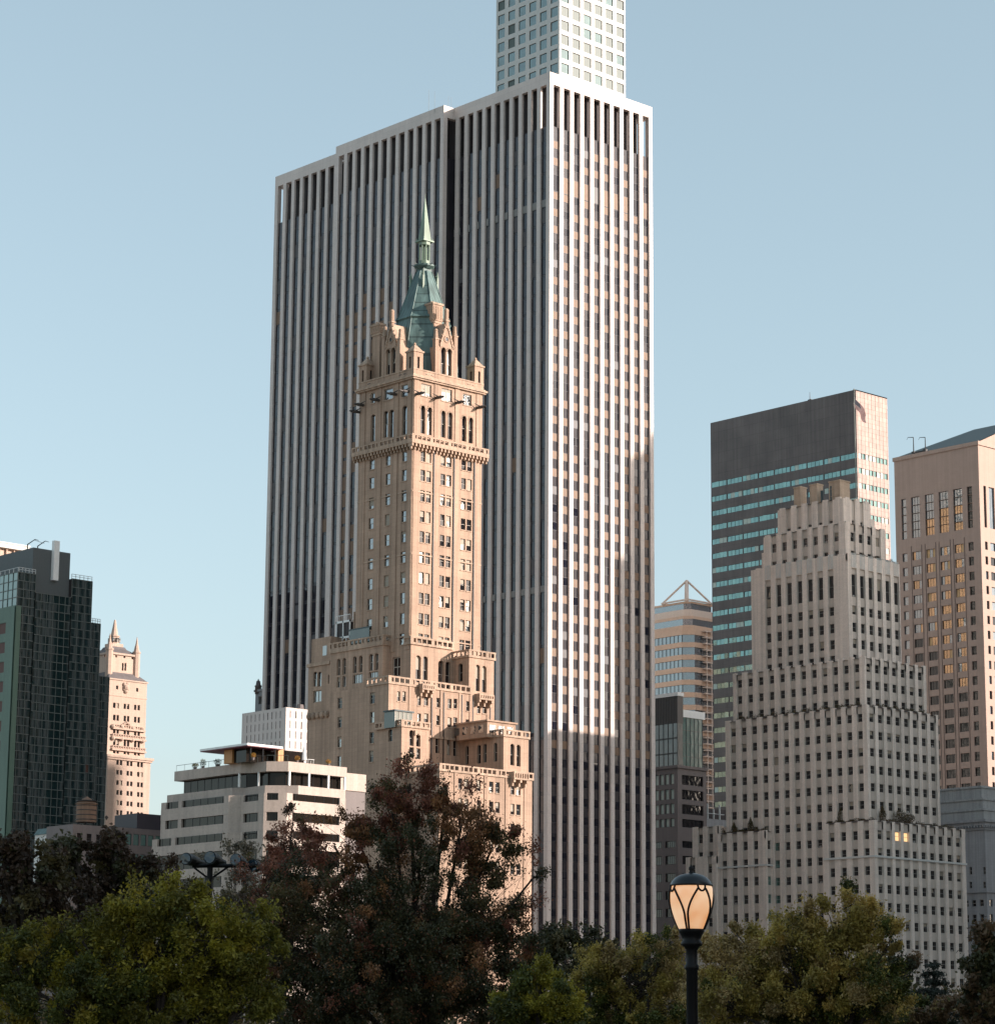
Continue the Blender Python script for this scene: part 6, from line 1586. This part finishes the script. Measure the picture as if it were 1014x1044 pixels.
tree('olive and gold autumn tree with upright branches, right of the street lamp',840,60,
 [(868,922,20,20,.55,1),(885,942,30,24,.7,1),(848,945,34,26,.8,0),(812,935,26,22,.6,1),(800,962,38,28,.9,0),(760,962,26,22,.7,2),(740,985,40,32,1,2),(862,978,45,34,1.1,0),(905,965,16,22,.5,1),(815,1005,60,40,1.1,0),(890,1012,40,36,1.1,3),(735,1025,50,32,1,0),(850,1035,70,30,1,3)],
 .064,185000,L_('olive','ochre','tan','shade_green'),clump=9,trunk_r=.13,asp=.5,sig=.62,twig=1.1)
tree('brownish autumn tree just left of the street lamp',645,74,
 [(640,975,38,20,.8,0),(675,962,24,16,.7,0),(610,985,34,20,.8,1),(655,1000,48,32,1,1),(600,1015,36,26,1,2),(690,1000,26,36,1,0),(650,1035,70,26,1,2)],
 .07,90000,L_('tan','olive','shade_green'),clump=9,trunk_r=.12,asp=.5,twig=1.1)
tree('dark rounded tree at the foot of the white office slab',580,120,
 [(556,962,24,18,1,0),(590,960,26,17,1,0),(615,972,24,16,1,0),(580,985,50,30,1.1,0),(545,992,26,26,1,1)],.16,22000,L_('deep_green','olive_dark'),clump=9,trunk_r=.2)
tree('small dark tree peeking between the brownish tree and the office slab base',662,130,
 [(655,962,14,9,.9,0),(672,958,14,8,.8,0),(664,985,26,22,1,0)],.16,6000,L_('deep_green','olive_dark'),clump=8,trunk_r=.14)
tree('low yellow-green tree in front of the big maroon tree, lower middle',545,52,
 [(552,992,16,12,.7,0),(530,1000,18,14,.8,1),(548,1020,38,22,1,0),(520,1030,26,22,1,1),(580,1030,22,20,.9,1)],.062,45000,L_('lime','shade_green','gold'),clump=9,trunk_r=.07,asp=.45)
tree('dark brown tree cut by the right edge of the picture',1010,62,
 [(1008,962,16,16,.9,0),(1012,990,26,30,1.1,1),(1000,1020,26,30,1.1,0)],.11,22000,L_('brown','deep_green','olive_dark'),clump=9,trunk_r=.12)
tree('small dark tree right behind the olive tree, left of the conifer',916,115,
 [(912,975,12,14,.8,0),(922,992,16,20,1,0),(912,1015,22,26,1,0)],.15,8000,L_('deep_green','brown'),clump=8,trunk_r=.12)
tree('low reddish-brown thicket at the lower right, below the conifer',965,66,
 [(945,1032,30,14,1,0),(985,1028,28,14,1,0),(1010,1035,20,16,1,1),(920,1040,20,12,1,1)],.10,14000,L_('brown','shade_green','tan'),clump=8,trunk_r=.06)
def conifer():
    d=105;p=atd(953,1044,d);x,y=p[0],p[1];k=d/f_px
    o=empty('conifer',(x,y,0),'dark layered conifer standing before the foot of the limestone tower','conifer')
    zt=hz(x,y,982);w=MB();w.tube((x,y,0),(x,y,zt),.18,.03,7)
    vs=[];z=zt-.1;n=0
    while z>.8:
        f=(zt-z)/(zt);r=.25+ (zt-z)*.52*(1+.25*math.sin(n*2.3));r=min(r,1.9)
        for j in range(9):
            t=rs.uniform(0,2*PI);rr=r*rs.uniform(.7,1.1);e=(x+rr*math.cos(t),y+rr*math.sin(t),z-.12*rr+.1*rr*rr*.3)
            w.tube((x,y,z),e,.035,.012,4,0,False)
            m=int(130*rr);u=rs.uniform(.15,1,size=m);c=np.stack([x+(e[0]-x)*u,y+(e[1]-y)*u,z+(e[2]-z)*u],1)+rs.normal(size=(m,3))*np.array([.09,.09,.06]);vs.append(leaves(c,.14,.25,None))
        z-=.30+.03*math.sin(n);n+=1
    w.build('trunk',[M['bark']],o);v=np.concatenate(vs);leafmesh('crown',v,np.zeros(len(v)//4,int),L_('pine'),o)
conifer()
# far woodland along the avenue, one mass
def woodland():
    pts=[]
    for i in range(150):
        px=-60+1140*i/149+rs.uniform(-6,6);d=rs.uniform(170,215);y=rs.uniform(1000,1016);c=atd(px,y,d)
        m=330;u=rs.normal(size=(m,3));u/=np.linalg.norm(u,axis=1)[:,None];u*=(rs.uniform(0,1,size=m)**.4)[:,None]
        pts.append(np.array(c)*np.array([1,1,.62])+u*np.array([2.6,2.6,c[2]*.42]))
    P=np.concatenate(pts);P=P[P[:,2]>0.1];v=leaves(P,.34,.6,None);mi=rs.randint(0,3,len(v)//4)
    o=leafmesh('woodland',v,mi,L_('far_green','olive_dark','brown'),None);tag(o,'far line of park trees along the avenue, closing the view beneath the buildings','woodland',None,'stuff')
woodland()
# ================================================================== PLANTING ON ROOFS AND TERRACES
def shrub(label,x,y,z,h,r,n,mats,shape='round',group=None,leaf=.22,name='potted_shrub',cat='potted plant'):
    o=empty(name,(x,y,z),label,cat,group);mb=MB();mb.lathe(x,y,[(r*.38,z),(r*.5,z+.45),(r*.42,z+.45)],10);mb.build('planter',[M['brown_stone']],o)
    mb=MB();mb.tube((x,y,z+.4),(x,y,z+h*.7),.06,.03,5);mb.build('stem',[M['bark']],o)
    u=rs.normal(size=(n,3));u/=np.linalg.norm(u,axis=1)[:,None];u*=(rs.uniform(0,1,size=n)**.4)[:,None]
    c=u*np.array([r,r,h*.5])+np.array([0,0,h*.5+.35])
    if shape=='cone':c[:,:2]*=np.clip(1.25-c[:,2:3]/h,0.05,1)
    leafv=leaves(c+np.array([x,y,z]),leaf,.5,None);leafmesh('foliage',leafv,rs.randint(0,len(mats),n),mats,o)
_,t1,t2,t3,t4,t5,t6,wl,wm,wn=ST
def on(Y,zr,px,py,**k):
    q=aty(px,py,Y);return q[0],Y,zr
for px,h,r,shp,lab in((899.5,3.4,1.1,'cone','pointed evergreen in a pot on the lower right terrace of the limestone tower'),(917,3.0,1.7,'round','larger of two bushy shrubs on the lower right terrace of the tower'),(926,2.2,1.5,'round','smaller bushy shrub at the right on the lower right terrace of the limestone tower')):
    x,y,zz=on(t6[1]+1.1,t6[4],px,835);shrub(lab,x,y,zz,h,r,900,L_('deep_green','olive_dark','brown'),shp)
def onx(X,zr,px,py):
    q=atx(px,py,X);return X,q[1],zr
for (X,zr,px,py,h,r,shp,lab) in((t6[0]+1.2,t6[4],857,836,3.4,1.2,'cone','conical evergreen on the terrace left of the lower right wing of the limestone tower'),
    (wl[0]+1,wl[4],748,844,2.4,.9,'cone','smaller conical evergreen on the lower left wing roof of the limestone tower'),(wl[0]+1,wl[4],765,843,3.2,1.0,'cone','taller conical evergreen on the lower left wing roof of the limestone tower')):
    x,y,zz=onx(X,zr,px,py);shrub(lab,x,y,zz,h,r,900,L_('deep_green','olive_dark'),shp)
def hedge(label,face,P,a,b,zr,n,mats,h=.9,w=.5):
    o=empty('planter_hedge',(P if face=='X' else (a+b)/2,(a+b)/2 if face=='X' else P,zr),label,'planter hedge','planting along the setbacks of the limestone tower')
    p0=P3(face,P,a,zr,0);p1=P3(face,P,b,zr+.35,w);mb=MB();mb.box(p0[0],p1[0],p0[1],p1[1],p0[2],p1[2]);mb.build('planter',[M['brown_stone']],o)
    u=rs.uniform(a,b,size=n);cl=.5+.5*np.sin(u*1.3)+.4*np.sin(u*3.1+1);zz=zr+.3+rs.uniform(0,1,size=n)*h*np.clip(cl,.15,1.5);dd=w/2+rs.normal(size=n)*.28
    c=np.stack([u if face=='Y' else P+dd,P+dd if face=='Y' else u,zz],1);v=leaves(c,.24,.5,None);leafmesh('foliage',v,rs.randint(0,len(mats),n),mats,o)
Mx=L_('deep_green','olive_dark','brown')
hedge('dark planting along the left edge of the third setback of the limestone tower','X',t5[0]+.55,t5[1]+2,t5[3]-3,t5[4],2600,Mx)
hedge('dark planting along the right edge of the third setback of the limestone tower','Y',t5[1]+.55,t5[0]+3,t5[2]-2,t5[4],1500,Mx,.7)
hedge('dark planting on the roof edge of the lower left wing of the limestone tower','X',wl[0]+.45,wl[1]+.5,wl[3]-.5,wl[4],1800,Mx,.9)
hedge('dark planting on the left roof edge of the lower right stone wing','X',t6[0]+.45,t6[1]+1,t6[3]-.5,t6[4],900,Mx,.6)
hedge('dark planting on the long right roof edge of the lower right stone wing','Y',t6[1]+.5,t6[0]+3,t6[2]-3,t6[4],1500,Mx,.6)
hedge('thin dark planting at the foot of the narrow top stage of the limestone tower','Y',t3[1]+.5,t3[0]+3,t3[2]-1,t3[4],900,Mx,.6)
# orange umbrella etc. on the terraced house
B_,f1,f2,f3,f4,zs,can=TH;zr=zs[0][0]
y=f1[4][1]+1.3;q=aty(310,775,y);x=q[0];o=empty('parasol',(x,y,zr),'closed white parasol standing on the roof terrace of the terraced house','parasol')
zt=hz(x,y,761);mb=MB();mb.tube((x,y,zr),(x,y,zt-.1),.04,.04,6);mb.lathe(x,y,[(.3,zr),(.3,zr+.08)],10);mb.build('pole',[M['white_paint']],o);mb=MB();mb.lathe(x,y,[(.36,zr+.6),(.34,zr+1.0),(.24,zt-.5),(.05,zt)],9);mb.build('canopy',[M['white_paint']],o)
o=empty('terrace_table',(x+.9,y,zr),'white table beside the closed parasol on the roof terrace','table');mb=MB();mb.box(x+.4,x+1.6,y-.4,y+.4,zr+.72,zr+.77);mb.build('tabletop',[M['white_paint']],o)
for a in(.5,1.5):
    for b in(-.3,.3):
        mb=MB();mb.tube((x+a,y+b,zr),(x+a,y+b,zr+.72),.025,.025,5);mb.build('leg',[M['white_paint']],o)
def pump(label,px,Y_,r,mats,n=500,name='potted_plant',h=None):
    q=aty(px,773,Y_);o=empty(name,(q[0],Y_,zr),label,'potted plant','orange and green plants on the roof terrace of the terraced house')
    mb=MB();mb.lathe(q[0],Y_,[(r*.4,zr),(r*.55,zr+.4)],10);mb.build('planter',[M['brown_stone']],o)
    u=rs.normal(size=(n,3));u/=np.linalg.norm(u,axis=1)[:,None];c=u*np.array([r,r,(h or r)*.9])*(rs.uniform(0,1,size=(n,1))**.35)+np.array([q[0],Y_,zr+.45+(h or r)*.7]);leafmesh('foliage',leaves(c,.10,.6,None),rs.randint(0,len(mats),n),mats,o)
OR=[leafmat('orange_leaf',(.55,.22,.03)),LM_['olive_leaf']];GR=L_('deep_green','fresh_green')
eY=f1[4][1]
def alongA(px):   # on the left-face terrace edge
    q=atx(px,778,f1[1][0]+.8);return q[0],q[1]
def pot_left(label,px,r,mats,h=None,n=500):
    x,y=alongA(px);o=empty('potted_plant',(x,y,zr),label,'potted plant','orange and green plants on the roof terrace of the terraced house')
    mb=MB();mb.lathe(x,y,[(r*.4,zr),(r*.55,zr+.4)],10);mb.build('planter',[M['brown_stone']],o)
    u=rs.normal(size=(n,3));u/=np.linalg.norm(u,axis=1)[:,None];hh=h or r;c=u*np.array([r,r,hh*.9])*(rs.uniform(0,1,size=(n,1))**.35)+np.array([x,y,zr+.45+hh*.7]);leafmesh('foliage',leaves(c,.10,.6,None),rs.randint(0,len(mats),n),mats,o)
pot_left('low dark green bush at the left end of the roof terrace of the terraced house',199,.55,GR,.4);pot_left('dark spiky bush left of the canopy on the roof terrace of the terraced house',207,.5,GR,.7)
pot_left('broad green bush under the left tip of the canopy on the roof terrace',222,.7,GR,.5)
pot_left('round orange bush under the middle of the canopy on the roof terrace',243.5,.42,OR,.4)
for px,lab in((258,'orange bush under the right part of the canopy on the roof terrace'),(303,'orange plant left of the closed parasol on the roof terrace'),(335,'wide orange plant near the right end of the roof terrace')):pump(lab,px,eY+(2.6 if px<270 else 1.0),.42,OR)
# ================================================================== BUILDINGS BEYOND THE RIGHT OF THE PICTURE (unseen; they shade the street and show in the glass, some added only for that)
def slab(name,label,x0,x1,y0,y1,H,step=None,mat='limestone'):
    B=Bld(name,(x0,y0),label,'building',None,[M['win_frame'],M['dark_glass'],M['blind']]);mb=MB();mb.box(x0,x1,y0,y1,0,H,0)
    if step:mb.box(step[0],x0,y0,y1,0,step[1],0)
    B.part('wall',mb,[M[mat]]);mb=MB();z=4
    while z<H-3:
        mb.box(x0-.05,x1+.05,y0-.05,y1+.05,z,z+1.7,0);z+=3.8
    B.part('window_band',mb,[M['dark_glass']]);mb=MB();mb.box(x0+4,x1-4,y0+4,y1-4,H,H+5);B.part('plant_room',mb,[M['brown_stone']])
slab('office_tower','tall office slab outside the picture whose shadow falls on the limestone tower',564,640,120,134,229,(560.2,206),'concrete')
slab('hotel_block','broad hotel outside the picture that shades the foot of the white office slab',448,500,248,274,110)
slab('added_office_block','broad stone block added outside the picture to shade lower walls and darken the glass tower',580,700,220,250,163,None,'brown_stone')  # unseen block added as shadow caster and as dark reflection
slab('added_shade_building','long apartment house added outside the picture, behind the park, to shade the park trees',30,310,-62,-40,80)  # unseen mass put up only to keep sun off the trees
slab('added_shade_building','first of two long hotels added outside the picture to block low sky glow',430,640,40,66,95,None,'brown_stone')  # added to hold back the bright sky near the sun
slab('added_shade_building','second, farther of two long hotels added outside the picture to block low sky glow',660,900,52,78,112,None,'buff')  # added likewise, farther along, to dim sky light on sun-side walls
# ================================================================== GROUND
def ground():
    m,nt,b=newmat('autumn_grass');N=nt.nodes;L=nt.links;tc=N.new('ShaderNodeTexCoord');n=N.new('ShaderNodeTexNoise');n.inputs['Scale'].default_value=.3;n.inputs['Detail'].default_value=8;L.new(tc.outputs['Object'],n.inputs['Vector'])
    r=N.new('ShaderNodeValToRGB');r.color_ramp.elements[0].color=(.03,.045,.015,1);r.color_ramp.elements[1].color=(.09,.075,.035,1);L.new(n.outputs[0],r.inputs[0]);L.new(r.outputs[0],b.inputs['Base Color']);b.inputs['Roughness'].default_value=.95
    mb=MB();mb.poly([(-3000,-3000,0),(4000,-3000,0),(4000,4000,0),(-3000,4000,0)]);o=mb.build('ground',[m]);tag(o,'grass and leaf litter of the park','ground',None,'structure')
    asp=wallmat('asphalt',(.05,.05,.052),.1,.9,3,None,.02)
    mb=MB();mb.poly([(-600,322,.004),(1200,322,.004),(1200,342,.004),(-600,342,.004)]);o=mb.build('road',[asp]);tag(o,'wide avenue between the park and the buildings','road',None,'structure')
    mb=MB()
    for y in(328.6,335.2):
        for k in range(120):mb.poly([(-600+k*15,y-.08,.008),(-594+k*15,y-.08,.008),(-594+k*15,y+.08,.008),(-600+k*15,y+.08,.008)])
    o=mb.build('road_markings',[M['white_paint']]);tag(o,'dashed white lane lines on the avenue','road markings',None,'structure')
    mb=MB();mb.poly([(-800,351,.01),(1500,351,.01),(1500,1500,.01),(-800,1500,.01)]);o=mb.build('paving',[wallmat('pale_paving',(.44,.40,.36),.1,.9,.5,(2,1,.02,.05),.02)]);tag(o,'paved city blocks under the buildings','paving',None,'structure')  # paving lightened and warmed so it bounces light onto shaded walls
    for i,(a,b_) in enumerate(((318,322),(342,351))):
        mb=MB();mb.box(-600,1200,a,b_,-.1,.13);o=mb.build('pavement',[M['grey_stone']]);tag(o,['park side pavement of the avenue','building side pavement of the avenue'][i],'pavement',None,'structure')
    mb=MB();mb.poly([(-4,18,.005),(60,10,.005),(61,14,.005),(-3,22,.005)]);o=mb.build('path',[asp]);tag(o,'park path at the foot of the lamp','path',None,'structure')
ground()
# ================================================================== CAMERA, SUN, SKY
from mathutils import Matrix,Vector
cam=bpy.data.cameras.new('camera');co=bpy.data.objects.new('camera',cam);COL.objects.link(co)
co.matrix_world=Matrix(((RV[0],UV[0],-F[0],0),(RV[1],UV[1],-F[1],0),(RV[2],UV[2],-F[2],CH),(0,0,0,1)))
cam.sensor_fit='HORIZONTAL';cam.sensor_width=36;cam.lens=36*f_px/1014;cam.clip_start=.1;cam.clip_end=8000
sc.camera=co
AZ,EL=math.radians(31),math.radians(17)
sd=Vector((math.sin(AZ)*math.cos(EL),-math.cos(AZ)*math.cos(EL),math.sin(EL)))
su=bpy.data.lights.new('sun','SUN');su.energy=SUN_E;su.angle=math.radians(.5);su.color=(1,.87,.78);so=bpy.data.objects.new('sun',su);COL.objects.link(so);so.rotation_euler=sd.to_track_quat('Z','Y').to_euler()
w=bpy.data.worlds.new('World');sc.world=w;w.use_nodes=True;nt=w.node_tree;N=nt.nodes;L=nt.links;bg=N['Background']
sk=N.new('ShaderNodeTexSky');sk.sky_type='NISHITA';sk.sun_disc=False;sk.sun_elevation=EL;sk.sun_rotation=PI-AZ;sk.altitude=0;sk.air_density=1.0;sk.dust_density=1.6;sk.ozone_density=1.0
hs=N.new('ShaderNodeHueSaturation');hs.inputs['Hue'].default_value=SKY_H;hs.inputs['Saturation'].default_value=SKY_S;hs.inputs['Value'].default_value=1
L.new(sk.outputs[0],hs.inputs['Color']);mx=N.new('ShaderNodeMix');mx.data_type='RGBA';mx.inputs[0].default_value=.25;mx.inputs[7].default_value=(1.78,2.62,3.02,1);L.new(hs.outputs[0],mx.inputs[6]);L.new(mx.outputs[2],bg.inputs['Color']);bg.inputs['Strength'].default_value=SKY_E
sc.view_settings.view_transform='Standard';sc.view_settings.look='None';sc.view_settings.gamma=1;sc.view_settings.exposure=EXPO
sc.render.engine='CYCLES';sc.cycles.max_bounces=6;sc.cycles.transparent_max_bounces=8
